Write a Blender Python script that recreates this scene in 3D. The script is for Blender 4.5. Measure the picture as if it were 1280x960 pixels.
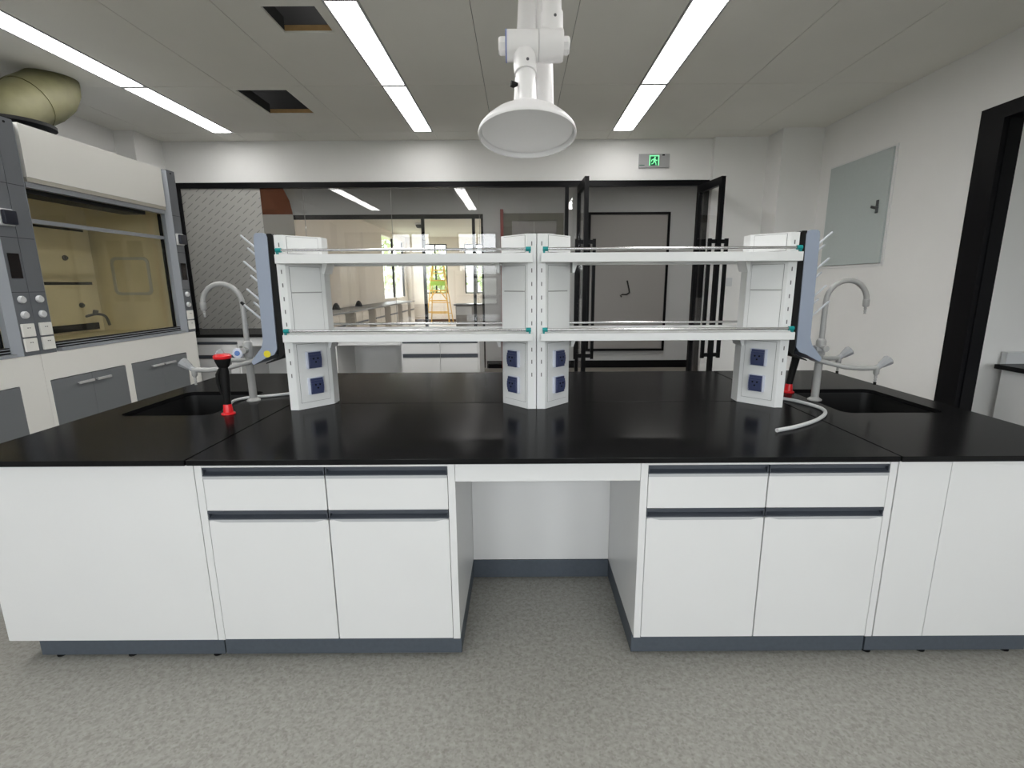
import bpy, bmesh, math, random
from mathutils import Vector, Matrix
random.seed(7)
scene = bpy.context.scene
COL = scene.collection
for o in list(bpy.data.objects):
    bpy.data.objects.remove(o, do_unlink=True)

# ------------------------------------------------------------------ camera
F, PITCH, ROLL, CX, CAMZ = 617.0, math.radians(11.54), 0.0057, 650.0, 1.468
cam_d = bpy.data.cameras.new('camera')
cam_d.sensor_width = 36.0
cam_d.lens = F / 1280.0 * 36.0
cam_d.shift_x = -(CX - 640.0) / 1280.0
cam_d.clip_start = 0.05
cam = bpy.data.objects.new('camera', cam_d)
COL.objects.link(cam)
fwd = Vector((0, math.cos(PITCH), -math.sin(PITCH)))
r0 = Vector((1, 0, 0)); u0 = r0.cross(fwd)
R_ = r0 * math.cos(ROLL) - u0 * math.sin(ROLL)
U_ = r0 * math.sin(ROLL) + u0 * math.cos(ROLL)
m = Matrix((R_, U_, -fwd)).transposed().to_4x4()
m.translation = Vector((0, 0, CAMZ))
cam.matrix_world = m
scene.camera = cam

# ------------------------------------------------------------------ world, exposure
SKY = 6.9
STRIP = 11.5
w = bpy.data.worlds.new('overcast_sky'); scene.world = w
w.use_nodes = True
nt = w.node_tree; nt.nodes.clear()
tc = nt.nodes.new('ShaderNodeTexCoord'); sp = nt.nodes.new('ShaderNodeSeparateXYZ')
cr = nt.nodes.new('ShaderNodeValToRGB'); bg = nt.nodes.new('ShaderNodeBackground'); wo = nt.nodes.new('ShaderNodeOutputWorld')
nt.links.new(tc.outputs['Generated'], sp.inputs[0]); nt.links.new(sp.outputs['Z'], cr.inputs[0])
cr.color_ramp.elements[0].position = 0.0; cr.color_ramp.elements[0].color = (.20, .21, .19, 1)
cr.color_ramp.elements[1].position = 0.06; cr.color_ramp.elements[1].color = (.93, .97, 1, 1)
nt.links.new(cr.outputs[0], bg.inputs[0]); bg.inputs[1].default_value = SKY
nt.links.new(bg.outputs[0], wo.inputs[0])
vs = scene.view_settings
scene.display_settings.display_device = 'sRGB'
vs.view_transform = 'Standard'
try: vs.look = 'None'
except Exception: pass
vs.gamma = 1.0; vs.use_curve_mapping = False
vs.exposure = 0.42

WINDOWS_FRONT = [(-3.62, -2.5), (-1.75, -0.62), (-0.08, 1.05), (1.6, 2.75)]
WIN_Z = (0.85, 2.88)
YB = -2.6
def portal(name, loc, sx, sy, rot):
    l = bpy.data.lights.new(name, 'AREA'); l.shape = 'RECTANGLE'; l.size = sx; l.size_y = sy
    l.cycles.is_portal = True
    o = bpy.data.objects.new(name, l); COL.objects.link(o); o.location = loc; o.rotation_euler = rot
    return o
for a, b in WINDOWS_FRONT:
    portal('window_portal', ((a + b) / 2, YB - .12, sum(WIN_Z) / 2), b - a, WIN_Z[1] - WIN_Z[0], (math.radians(90), 0, 0))

# ------------------------------------------------------------------ materials
MATS = {}
def srgb(h):
    c = [int(h[i:i + 2], 16) / 255 for i in (0, 2, 4)]
    return tuple((x / 12.92 if x <= .04045 else ((x + .055) / 1.055) ** 2.4) for x in c) + (1,)
def mat(name, col, rough=.5, metal=0., noise=0., scale=20., bump=0., spec=.5, emit=None, es=0., coat=0.):
    if name in MATS: return MATS[name]
    if isinstance(col, str): col = srgb(col)
    elif len(col) == 3: col = tuple(col) + (1,)
    M = bpy.data.materials.new(name); M.use_nodes = True
    n = M.node_tree.nodes; L = M.node_tree.links
    b = n['Principled BSDF']
    b.inputs['Base Color'].default_value = col; b.inputs['Roughness'].default_value = rough
    b.inputs['Metallic'].default_value = metal; b.inputs['Specular IOR Level'].default_value = spec
    if coat: b.inputs['Coat Weight'].default_value = coat
    if noise or bump:
        t = n.new('ShaderNodeTexCoord'); tx = n.new('ShaderNodeTexNoise')
        tx.inputs['Scale'].default_value = scale; tx.inputs['Detail'].default_value = 5
        L.new(t.outputs['Object'], tx.inputs['Vector'])
        if noise:
            rp = n.new('ShaderNodeValToRGB')
            rp.color_ramp.elements[0].position = .3; rp.color_ramp.elements[1].position = .7
            rp.color_ramp.elements[0].color = tuple(max(0, c * (1 - noise)) for c in col[:3]) + (1,)
            rp.color_ramp.elements[1].color = tuple(min(1, c * (1 + noise)) for c in col[:3]) + (1,)
            L.new(tx.outputs['Fac'], rp.inputs[0]); L.new(rp.outputs[0], b.inputs['Base Color'])
        if bump:
            bp = n.new('ShaderNodeBump'); bp.inputs['Strength'].default_value = bump; bp.inputs['Distance'].default_value = .002
            L.new(tx.outputs['Fac'], bp.inputs['Height']); L.new(bp.outputs[0], b.inputs['Normal'])
    if emit:
        b.inputs['Emission Color'].default_value = tuple(emit) + (1,); b.inputs['Emission Strength'].default_value = es
    MATS[name] = M
    return M
def glass_mat(name, tint=(1, 1, 1), refl=1.0, cover=0., cover_col=(.5, .5, .5)):
    M = bpy.data.materials.new(name); M.use_nodes = True
    n = M.node_tree.nodes; L = M.node_tree.links; n.clear()
    out = n.new('ShaderNodeOutputMaterial'); mx = n.new('ShaderNodeMixShader')
    tr = n.new('ShaderNodeBsdfTransparent'); gl = n.new('ShaderNodeBsdfGlossy'); fr = n.new('ShaderNodeFresnel')
    ge = n.new('ShaderNodeNewGeometry'); mr = n.new('ShaderNodeMapRange')
    mr.inputs['To Min'].default_value = 1.5; mr.inputs['To Max'].default_value = 1 / 1.5
    L.new(ge.outputs['Backfacing'], mr.inputs['Value']); L.new(mr.outputs[0], fr.inputs['IOR'])
    tr.inputs[0].default_value = tuple(tint) + (1,); gl.inputs['Roughness'].default_value = 0.0
    gl.inputs['Color'].default_value = (refl, refl, refl, 1)
    L.new(fr.outputs[0], mx.inputs[0]); L.new(tr.outputs[0], mx.inputs[1]); L.new(gl.outputs[0], mx.inputs[2])
    last = mx
    if cover:
        d = n.new('ShaderNodeBsdfDiffuse'); d.inputs[0].default_value = tuple(cover_col) + (1,)
        m2 = n.new('ShaderNodeMixShader'); m2.inputs[0].default_value = cover
        L.new(mx.outputs[0], m2.inputs[1]); L.new(d.outputs[0], m2.inputs[2]); last = m2
    L.new(last.outputs[0], out.inputs[0])
    MATS[name] = M
    return M

WHITE = mat('white_epoxy_steel', (.72, .72, .715), .32, noise=.012, scale=3)
SHELFW = mat('white_powder_coat', (.76, .77, .765), .45)
WALL = mat('white_wall_paint', (.78, .775, .76), .9, noise=.02, scale=2, bump=.05)
CEIL = mat('grey_ceiling_board', (.76, .75, .70), .75, noise=.03, scale=1.2)
PLENUM = mat('dark_plenum', (.03, .03, .03), .9)
def slab_material():
    # dull black resin: dark body under a weak, soft surface reflection
    M = bpy.data.materials.new('black_epoxy_resin'); M.use_nodes = True
    n = M.node_tree.nodes; L = M.node_tree.links; n.clear()
    out = n.new('ShaderNodeOutputMaterial'); mx = n.new('ShaderNodeMixShader'); d = n.new('ShaderNodeBsdfDiffuse'); gl = n.new('ShaderNodeBsdfGlossy')
    fr = n.new('ShaderNodeFresnel'); fr.inputs['IOR'].default_value = 1.38; k = n.new('ShaderNodeMath'); k.operation = 'MULTIPLY'; k.inputs[1].default_value = .52
    t = n.new('ShaderNodeTexCoord'); tx = n.new('ShaderNodeTexNoise'); tx.inputs['Scale'].default_value = 60; L.new(t.outputs['Object'], tx.inputs['Vector'])
    rp = n.new('ShaderNodeValToRGB'); rp.color_ramp.elements[0].color = (.006, .006, .0065, 1); rp.color_ramp.elements[1].color = (.010, .010, .0105, 1)
    L.new(tx.outputs['Fac'], rp.inputs[0]); L.new(rp.outputs[0], d.inputs[0])
    gl.inputs['Roughness'].default_value = .17
    L.new(fr.outputs[0], k.inputs[0]); L.new(k.outputs[0], mx.inputs[0]); L.new(d.outputs[0], mx.inputs[1]); L.new(gl.outputs[0], mx.inputs[2]); L.new(mx.outputs[0], out.inputs[0])
    return M
SLAB = slab_material()
SINKM = mat('black_polypropylene', (.006, .006, .006), .45)
KICK = mat('slate_blue_laminate', (.072, .086, .105), .5, noise=.06, scale=60)
HANDLE = mat('slate_handle_profile', (.055, .063, .078), .38)
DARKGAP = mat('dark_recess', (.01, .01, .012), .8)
RUBBER = mat('black_rubber', (.007, .007, .007), .6, spec=.2)
HOODG = mat('grey_hood_laminate', (.13, .14, .155), .45, noise=.1, scale=300)
HOODL = mat('light_grey_aluminium', (.30, .32, .35), .35)
HOODW = mat('off_white_hood_panel', (.80, .79, .75), .4)
HOODI = mat('cream_hood_liner', (.86, .79, .60), .45, noise=.05, scale=4)
DOORG = mat('grey_laminate_door', (.155, .165, .175), .5, noise=.06, scale=200)
CHROME = mat('brushed_steel', (.6, .6, .6), .22, metal=1.)
FAUCET = mat('grey_epoxy_faucet', (.36, .36, .35), .35)
FAUCETH = mat('grey_plastic_knob', (.33, .34, .35), .45)
RACK = mat('blue_grey_polypropylene', (.29, .335, .42), .4)
PEG = mat('pale_grey_peg', (.52, .55, .58), .4)
TEAL = mat('teal_plastic', (.0, .27, .27), .35)
NAVY = mat('navy_socket_plastic', (.04, .052, .125), .35)
SOCKW = mat('pale_blue_white_plastic', (.62, .65, .75), .35)
RED = mat('red_plastic', (.75, .012, .018), .3)
BLUE = mat('blue_index_disc', (.02, .12, .42), .3)
YEL = mat('yellow_sticker', (.75, .62, .02), .5)
BLACKF = mat('black_anodised_frame', (.005, .005, .006), .35, spec=.12)
COVER = mat('dark_socket_cover', (.012, .014, .026), .3)
GASKET = mat('pale_grey_gasket', (.62, .63, .64), .5)
ALU = mat('satin_aluminium', (.78, .78, .78), .38, metal=.8)
PANELG = mat('grey_green_steel', (.46, .51, .50), .45, noise=.02, scale=60)
ARM = mat('white_polypropylene', (.80, .79, .79), .3)
DUCT = mat('olive_fibreglass_duct', (.105, .10, .05), .6, noise=.15, scale=8, spec=.3)
PLY = mat('tan_plywood', (.42, .26, .11), .7, noise=.2, scale=12)
PLATE = mat('pale_grey_plate', (.62, .63, .64), .4)
GLASS = glass_mat('clear_glass')
HGLASS = glass_mat('hood_sash_glass', (.93, .92, .86))
SIGN = mat('silver_sign_body', (.42, .42, .43), .4, metal=.3)
GREEN = mat('green_sign_glow', (.1, .6, .25), .5, emit=(.22, .80, .36), es=.9)
GREEND = mat('dark_green_print', (.01, .12, .06), .5)
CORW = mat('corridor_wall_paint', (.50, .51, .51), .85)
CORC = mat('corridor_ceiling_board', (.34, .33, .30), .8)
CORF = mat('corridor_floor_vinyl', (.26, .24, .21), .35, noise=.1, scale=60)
GREYB = mat('grey_board', (.30, .29, .28), .6)
DKRED = mat('dark_red_edge', (.22, .03, .025), .5)
OLIVE = mat('olive_grey_panel', (.13, .125, .10), .6)
LABW = mat('cream_lab_paint', (.72, .66, .58), .85)
LADY = mat('yellow_ladder_fibreglass', (.62, .36, .06), .5)
LADG = mat('green_ladder_tray', (.35, .55, .08), .5)
LEAF = mat('green_foliage', (.30, .38, .17), .7, noise=.4, scale=1.5)
BARK = mat('brown_bark', (.10, .07, .04), .9)
GROUND = mat('pale_ground', (.3, .32, .25), .9)
LIGHTF = mat('aluminium_light_frame', (.42, .42, .42), .4)
DIFF = mat('white_light_diffuser', (.9, .9, .9), .5, emit=(1., .985, .97), es=STRIP)
HOSE = mat('white_rubber_hose', (.62, .63, .63), .45)
SCREEN = mat('black_display', (.008, .006, .006), .12)
BROWNF = glass_mat('brown_translucent_film', (.62, .40, .30), .5, cover=.5, cover_col=(.14, .06, .036))
GREYF = glass_mat('grey_translucent_film', (.8, .8, .78), .5, cover=.55, cover_col=(.33, .32, .29))

def floor_material():
    M = bpy.data.materials.new('speckled_vinyl_floor'); M.use_nodes = True
    n = M.node_tree.nodes; L = M.node_tree.links; b = n['Principled BSDF']
    t = n.new('ShaderNodeTexCoord')
    v = n.new('ShaderNodeTexVoronoi'); v.inputs['Scale'].default_value = 130
    n2 = n.new('ShaderNodeTexNoise'); n2.inputs['Scale'].default_value = 55; n2.inputs['Detail'].default_value = 6
    L.new(t.outputs['Object'], v.inputs['Vector']); L.new(t.outputs['Object'], n2.inputs['Vector'])
    r1 = n.new('ShaderNodeValToRGB'); e = r1.color_ramp.elements
    e[0].position = .30; e[0].color = (.285, .277, .248, 1); e[1].position = .72; e[1].color = (.39, .382, .353, 1)
    L.new(n2.outputs['Fac'], r1.inputs[0])
    r2 = n.new('ShaderNodeValToRGB'); e = r2.color_ramp.elements
    e[0].position = .0; e[0].color = (.80, .79, .77, 1); e[1].position = .5; e[1].color = (1, 1, 1, 1)
    sx = n.new('ShaderNodeSeparateColor'); L.new(v.outputs['Color'], sx.inputs[0]); L.new(sx.outputs[0], r2.inputs[0])
    mx = n.new('ShaderNodeMix'); mx.data_type = 'RGBA'; mx.blend_type = 'MULTIPLY'; mx.inputs[0].default_value = 1
    L.new(r1.outputs[0], mx.inputs[6]); L.new(r2.outputs[0], mx.inputs[7]); L.new(mx.outputs[2], b.inputs['Base Color'])
    b.inputs['Roughness'].default_value = .42; b.inputs['Specular IOR Level'].default_value = .4
    return M
FLOOR = floor_material()

def film_material():
    # grey film printed with rows of short slanted dashes
    M = bpy.data.materials.new('dashed_protective_film'); M.use_nodes = True
    n = M.node_tree.nodes; L = M.node_tree.links; b = n['Principled BSDF']
    t = n.new('ShaderNodeTexCoord'); s = n.new('ShaderNodeSeparateXYZ'); L.new(t.outputs['Object'], s.inputs[0])
    def mth(op, a, c):
        k = n.new('ShaderNodeMath'); k.operation = op
        for i, q in enumerate((a, c)):
            if q is None: continue
            if hasattr(q, 'links'): L.new(q, k.inputs[i])
            else: k.inputs[i].default_value = q
        return k.outputs[0]
    u = mth('ADD', mth('MULTIPLY', s.outputs['X'], .78), mth('MULTIPLY', s.outputs['Z'], .62))   # along the dash
    v = mth('SUBTRACT', mth('MULTIPLY', s.outputs['Z'], .78), mth('MULTIPLY', s.outputs['X'], .62))
    vv = mth('DIVIDE', v, .062); row = mth('FLOOR', vv, None)
    fv = mth('FRACT', vv, None)
    uu = mth('FRACT', mth('ADD', mth('DIVIDE', u, .125), mth('MULTIPLY', row, .37)), None)
    a = mth('LESS_THAN', fv, .13); c = mth('LESS_THAN', uu, .66)
    k = mth('MULTIPLY', a, c)
    mx = n.new('ShaderNodeMix'); mx.data_type = 'RGBA'
    L.new(k, mx.inputs[0]); mx.inputs[6].default_value = (.37, .365, .34, 1); mx.inputs[7].default_value = (.19, .19, .185, 1)
    L.new(mx.outputs[2], b.inputs['Base Color']); b.inputs['Roughness'].default_value = .4
    return M
FILM = film_material()

# ------------------------------------------------------------------ builders
ORG = {}
class MB:
    def __init__(s): s.bm = bmesh.new(); s.bv = False
    def box(s, x0, x1, y0, y1, z0, z1, bev=0.):
        x0, x1 = min(x0, x1), max(x0, x1); y0, y1 = min(y0, y1), max(y0, y1); z0, z1 = min(z0, z1), max(z0, z1)
        bm = s.bm if not bev else bmesh.new()
        v = [bm.verts.new(p) for p in ((x0, y0, z0), (x1, y0, z0), (x1, y1, z0), (x0, y1, z0), (x0, y0, z1), (x1, y0, z1), (x1, y1, z1), (x0, y1, z1))]
        for f in ((3, 2, 1, 0), (4, 5, 6, 7), (0, 1, 5, 4), (1, 2, 6, 5), (2, 3, 7, 6), (3, 0, 4, 7)):
            bm.faces.new([v[i] for i in f])
        if bev:
            s.bv = True
            bmesh.ops.bevel(bm, geom=bm.edges[:], offset=bev, segments=2, affect='EDGES', profile=.5)
            s.merge(bm)
        return s
    def merge(s, bm):
        me = bpy.data.meshes.new('t'); bm.to_mesh(me); bm.free(); s.bm.from_mesh(me); bpy.data.meshes.remove(me)
    def obox(s, c, ax, ay, az, bev=0.):
        # box from centre and three half-axis vectors
        c = Vector(c); t = MB(); t.box(-1, 1, -1, 1, -1, 1)
        M = Matrix((Vector(ax), Vector(ay), Vector(az))).transposed()
        for v in t.bm.verts: v.co = M @ v.co + c
        if M.determinant() < 0: bmesh.ops.reverse_faces(t.bm, faces=t.bm.faces[:])
        if bev: s.bv = True
        if bev: bmesh.ops.bevel(t.bm, geom=t.bm.edges[:], offset=bev, segments=2, affect='EDGES', profile=.5)
        s.merge(t.bm); return s
    def tube(s, pts, r, n=12, caps=True):
        pts = [Vector(p) for p in pts]; rr = r if isinstance(r, (list, tuple)) else [r] * len(pts)
        rings = []; prev = None
        for i, p in enumerate(pts):
            d = (pts[min(i + 1, len(pts) - 1)] - pts[max(i - 1, 0)])
            d.normalize()
            if prev is None:
                a = d.orthogonal().normalized()
            else:
                a = prev - d * prev.dot(d)
                a = a.normalized() if a.length > 1e-6 else d.orthogonal().normalized()
            prev = a; b = d.cross(a)
            rings.append([s.bm.verts.new(p + (a * math.cos(2 * math.pi * k / n) + b * math.sin(2 * math.pi * k / n)) * rr[i]) for k in range(n)])
        for i in range(len(rings) - 1):
            for k in range(n):
                s.bm.faces.new((rings[i][k], rings[i][(k + 1) % n], rings[i + 1][(k + 1) % n], rings[i + 1][k]))
        if caps:
            s.bm.faces.new(rings[0][::-1]); s.bm.faces.new(rings[-1])
        return s
    def lathe(s, prof, origin, axis=(0, 0, 1), n=28, close=False):
        # prof: list of (radius, distance along the axis)
        o = Vector(origin); d = Vector(axis).normalized(); a = d.orthogonal().normalized(); b = d.cross(a)
        rings = []
        for r, h in prof:
            if r < 1e-6: rings.append([s.bm.verts.new(o + d * h)])
            else: rings.append([s.bm.verts.new(o + d * h + (a * math.cos(2 * math.pi * k / n) + b * math.sin(2 * math.pi * k / n)) * r) for k in range(n)])
        idx = list(range(len(rings) - 1)) + ([len(rings) - 1] if close else [])
        for i in idx:
            A, B = rings[i], rings[(i + 1) % len(rings)]
            for k in range(n):
                k2 = (k + 1) % n
                if len(A) == 1 and len(B) == 1: continue
                if len(A) == 1: s.bm.faces.new((A[0], B[k2], B[k]))
                elif len(B) == 1: s.bm.faces.new((A[k], A[k2], B[0]))
                else: s.bm.faces.new((A[k], A[k2], B[k2], B[k]))
        return s
    def prism(s, poly, axis, a0, a1, bev=0.):
        # polygon extruded along an axis: 'z' poly (x,y), 'y' poly (x,z), 'x' poly (y,z)
        f = {'z': lambda p, a: (p[0], p[1], a), 'y': lambda p, a: (p[0], a, p[1]), 'x': lambda p, a: (a, p[0], p[1])}[axis]
        t = bmesh.new()
        A = [t.verts.new(f(p, a0)) for p in poly]; B = [t.verts.new(f(p, a1)) for p in poly]
        n = len(poly); t.faces.new(A[::-1]); t.faces.new(B)
        for k in range(n): t.faces.new((A[k], A[(k + 1) % n], B[(k + 1) % n], B[k]))
        bmesh.ops.recalc_face_normals(t, faces=t.faces[:])
        if bev: s.bv = True
        if bev: bmesh.ops.bevel(t, geom=t.edges[:], offset=bev, segments=2, affect='EDGES', profile=.5)
        s.merge(t); return s
    def holed(s, outer, holes, z0, z1):
        # flat plate in the xy plane with openings through it
        t = bmesh.new(); ed = []
        for loop in [outer] + holes:
            v = [t.verts.new((p[0], p[1], z0)) for p in loop]
            ed += [t.edges.new((v[k], v[(k + 1) % len(v)])) for k in range(len(v))]
        r = bmesh.ops.triangle_fill(t, use_beauty=True, use_dissolve=False, edges=ed)
        ex = bmesh.ops.extrude_face_region(t, geom=t.faces[:])
        for g in ex['geom']:
            if isinstance(g, bmesh.types.BMVert): g.co.z = z1
        bmesh.ops.recalc_face_normals(t, faces=t.faces[:])
        s.merge(t); return s
    def obj(s, name, material, parent=None, origin=None, smooth=True, ang=.6):
        off = ORG[parent.name] if parent is not None else (Vector(origin) if origin is not None else Vector((0, 0, 0)))
        bmesh.ops.translate(s.bm, verts=s.bm.verts[:], vec=-off)
        me = bpy.data.meshes.new(name); s.bm.to_mesh(me); s.bm.free()
        if smooth:
            me.shade_smooth(); me.set_sharp_from_angle(angle=ang)
        me.materials.append(material)
        o = bpy.data.objects.new(name, me); COL.objects.link(o)
        if smooth and s.bv:
            wm = o.modifiers.new('weighted_normal', 'WEIGHTED_NORMAL'); wm.keep_sharp = True; wm.weight = 90
        if parent is not None: o.parent = parent
        else: o.location = off
        ORG[o.name] = off
        return o
def tag(o, label=None, cat=None, group=None, kind=None):
    if label: o['label'] = label
    if cat: o['category'] = cat
    if group: o['group'] = group
    if kind: o['kind'] = kind
    return o
def root(name, loc, label=None, cat=None, group=None, kind=None):
    o = bpy.data.objects.new(name, None); COL.objects.link(o); o.location = loc; o.empty_display_size = .05
    ORG[o.name] = Vector(loc)
    return tag(o, label, cat, group, kind)
def copy_tree(o, parent=None, delta=None):
    c = o.copy(); COL.objects.link(c)
    if parent is not None: c.parent = parent
    if delta is not None: c.location = o.location + Vector(delta)
    ORG[c.name] = ORG[o.name] + (Vector(delta) if delta is not None else Vector((0, 0, 0)))
    for ch in list(o.children): copy_tree(ch, c)
    return c
def B(*a, **k): return MB().box(*a, **k)
def rrect(x0, x1, y0, y1, r, n=5):
    p = []
    for cx, cy, a in ((x1 - r, y1 - r, 0), (x0 + r, y1 - r, 90), (x0 + r, y0 + r, 180), (x1 - r, y0 + r, 270)):
        for k in range(n + 1):
            t = math.radians(a + 90 * k / n); p.append((cx + r * math.cos(t), cy + r * math.sin(t)))
    return p
def arc(c, r, a0, a1, n, plane='xz', third=0):
    out = []
    for k in range(n + 1):
        t = math.radians(a0 + (a1 - a0) * k / n)
        p, q = c[0] + r * math.cos(t), c[1] + r * math.sin(t)
        out.append((p, third, q) if plane == 'xz' else (third, p, q) if plane == 'yz' else (p, q, third))
    return out

# ------------------------------------------------------------------ the room shell
ZC = 3.015
XL, XR = -4.13, 3.145
YP = 5.9
S = lambda o, label: tag(o, label, kind='structure')
S(B(XL - .15, XR + .115, YB - .25, YP + .1, -.12, 0).obj('floor', FLOOR), 'grey beige speckled vinyl floor of the laboratory')

# ceiling: slab above a dark plenum, with grey boards hung below it
ceil = S(B(XL - .15, XR + .115, YB - .25, YP + .1, 3.5, 3.6).obj('ceiling', PLENUM), 'grey board ceiling with recessed strip lights')
g = .0022
cols = [(-4.13, -3.785), (-3.785, -3.168), (-2.952, -2.333), (-2.333, -1.71), (-1.71, -1.092), (-.888, -.27), (-.27, .35), (.35, .967), (1.193, 1.81), (1.81, 2.43), (2.43, 3.145)]
strips = [(-3.168, -2.952), (-1.092, -.888), (.967, 1.193)]
rows = [(5.55, 5.86), (4.325, 5.55), (3.10, 4.325), (1.875, 3.10), (.65, 1.875), (-.575, .65), (-1.8, -.575), (-2.6, -1.8)]
HOLES = {(-1.71, 3.10): (-1.462, -1.155, 3.175, 3.478), (-2.333, 4.325): (-2.30, -1.885, 4.405, 4.99)}
for ri, (ya, yb) in enumerate(rows):
    for xa, xb in cols + (strips if (ri == 0 or ri > 4) else []):
        mb = MB(); h = HOLES.get((xa, ya))
        if h:
            mb.holed([(xa + g, ya + g), (xb - g, ya + g), (xb - g, yb - g), (xa + g, yb - g)],
                     [[(h[0], h[2]), (h[1], h[2]), (h[1], h[3]), (h[0], h[3])]], ZC, ZC + .012)
        else:
            mb.box(xa + g, xb - g, ya + g, yb - g, ZC, ZC + .012)
        mb.obj('ceiling_panel', CEIL, ceil, smooth=False)
for (kx, ky), h in HOLES.items():
    far = root('hatch_frame', ((h[0] + h[1]) / 2, (h[2] + h[3]) / 2, ZC),
               'tan plywood edge lining the square ceiling opening ' + ('beside the strip light' if kx > -2 else 'nearest the glass partition'), 'hatch frame')
    B(h[0] - .01, h[1] + .02, h[3] + .0005, h[3] + .015, ZC + .0125, ZC + .045).obj('board', PLY, far, smooth=False)
    B(h[0] - .015, h[0] - .0005, h[2], h[3], ZC + .0125, ZC + .09).obj('board', PLENUM, far, smooth=False)
    B(h[1] + .0005, h[1] + .015, h[2], h[3], ZC + .0125, ZC + .09).obj('board', PLENUM, far, smooth=False)

B(XL, 2.14, 5.845, 5.858, ZC + .02, 3.5).obj('void_shade_sheet', PLENUM, ceil, smooth=False)  # near-black sheets added so the ceiling void reads as shade
B(XL + .001, XL + .012, YB, 5.44, ZC + .02, 3.5).obj('void_shade_sheet', PLENUM, ceil, smooth=False)
B(XR - .012, XR - .001, YB, 5.44, ZC + .02, 3.5).obj('void_shade_sheet', PLENUM, ceil, smooth=False)
rowname = ['row above the fume hoods', 'row beside the ceiling openings', 'row on the exit sign side']
def strip_light(xa, xb, ya, yb, lab, grp, dif=None):
    t = root('ceiling_light', ((xa + xb) / 2, (ya + yb) / 2, ZC), lab, 'ceiling light', grp)
    f = MB(); e = .015; q = .019
    f.box(xa + .001, xa + e, ya + .001, yb - .001, ZC - .004, ZC + .05).box(xb - e, xb - .001, ya + .001, yb - .001, ZC - .004, ZC + .05)
    f.box(xa + e, xb - e, ya + .001, ya + q, ZC - .004, ZC + .05).box(xa + e, xb - e, yb - q, yb - .001, ZC - .004, ZC + .05)
    f.obj('frame', LIGHTF, t, smooth=False)
    B(xa + e + .0005, xb - e - .0005, ya + q + .0005, yb - q - .0005, ZC + .001, ZC + .011).obj('diffuser', dif or DIFF, t, smooth=False)
    return t
ORDN = ['first', 'second', 'third', 'fourth']
for si, (xa, xb) in enumerate(strips):
    for k_, (ya, yb) in enumerate(rows[1:5]):
        strip_light(xa, xb, ya, yb, 'glowing strip light, %s from the glass wall, %s' % (ORDN[k_], rowname[si]), 'ceiling strip lights')

# left wall with a shallow pilaster
mb = MB().box(XL - .15, XL, YB - .25, YP + .1, 0, 3.5).box(XL, -3.93, 5.44, 5.86, 0, 3.5)
S(mb.obj('wall_left', WALL, smooth=False), 'white painted wall behind the fume hoods')
# right wall with a doorway
OY0, OY1, OZ = 1.95, 3.47, 2.51
mb = MB().box(XR, XR + .115, OY1, YP + .1, 0, 3.5).box(XR, XR + .115, OY0, OY1, OZ, 3.5).box(XR, XR + .115, YB - .25, OY0, 0, 3.5)
S(mb.obj('wall_right', WALL, smooth=False), 'white painted wall carrying the grey electrical box')
# back wall: header above the glass, stub at the left, step and column at the right
mb = MB().box(XL, 2.14, 5.86, 6.0, 2.59, 3.5).box(XL, -3.87, 5.86, 6.0, 0, 2.59)
mb.box(2.14, 2.72, 5.79, 6.0, 0, 3.5).box(2.72, XR, 5.48, 6.0, 0, 3.5)
S(mb.obj('wall_back', WALL, smooth=False), 'white wall above and beside the glass partition')
# wall behind the camera with four windows
def window_wall(name, xs, x0, x1, y0, y1, z0, z1, material, label, top=3.5):
    mb = MB(); cur = x0
    for a, b in xs:
        mb.box(cur, a, y0, y1, 0, top); mb.box(a, b, y0, y1, 0, z0); mb.box(a, b, y0, y1, z1, top); cur = b
    mb.box(cur, x1, y0, y1, 0, top)
    return S(mb.obj(name, material, smooth=False), label)
window_wall('wall_front', WINDOWS_FRONT, XL, XR, YB - .2, YB, WIN_Z[0], WIN_Z[1], WALL, 'white wall with tall windows behind the viewer')
wn = [2]
def window(a, b, yc, z0, z1, lab, split=None, d=.03, fw=.045):
    t = root('window_%d' % wn[0], ((a + b) / 2, yc, z0), kind='structure', label=lab); wn[0] += 1
    f = MB()
    f.box(a, a + fw, yc - d, yc + d, z0, z1).box(b - fw, b, yc - d, yc + d, z0, z1)
    f.box(a + fw, b - fw, yc - d, yc + d, z0, z0 + fw).box(a + fw, b - fw, yc - d, yc + d, z1 - fw, z1)
    mid = (a + b) / 2; f.box(mid - fw / 2, mid + fw / 2, yc - d, yc + d, z0 + fw, z1 - fw)
    zs = split or (z1 - .55)
    f.box(a + fw, mid - fw / 2, yc - d, yc + d, zs - fw / 2, zs + fw / 2).box(mid + fw / 2, b - fw, yc - d, yc + d, zs - fw / 2, zs + fw / 2)
    f.obj('window_frame', BLACKF, t, smooth=False)
    for xa, xb in ((a + fw, mid - fw / 2), (mid + fw / 2, b - fw)):
        for za, zb in ((z0 + fw, zs - fw / 2), (zs + fw / 2, z1 - fw)):
            B(xa, xb, yc - .004, yc + .004, za, zb).obj('pane', GLASS, t, smooth=False)
    return t
for a, b in WINDOWS_FRONT:
    window(a, b, YB - .06, WIN_Z[0], WIN_Z[1], 'tall dark framed window in the wall facing the glass partition')

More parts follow.
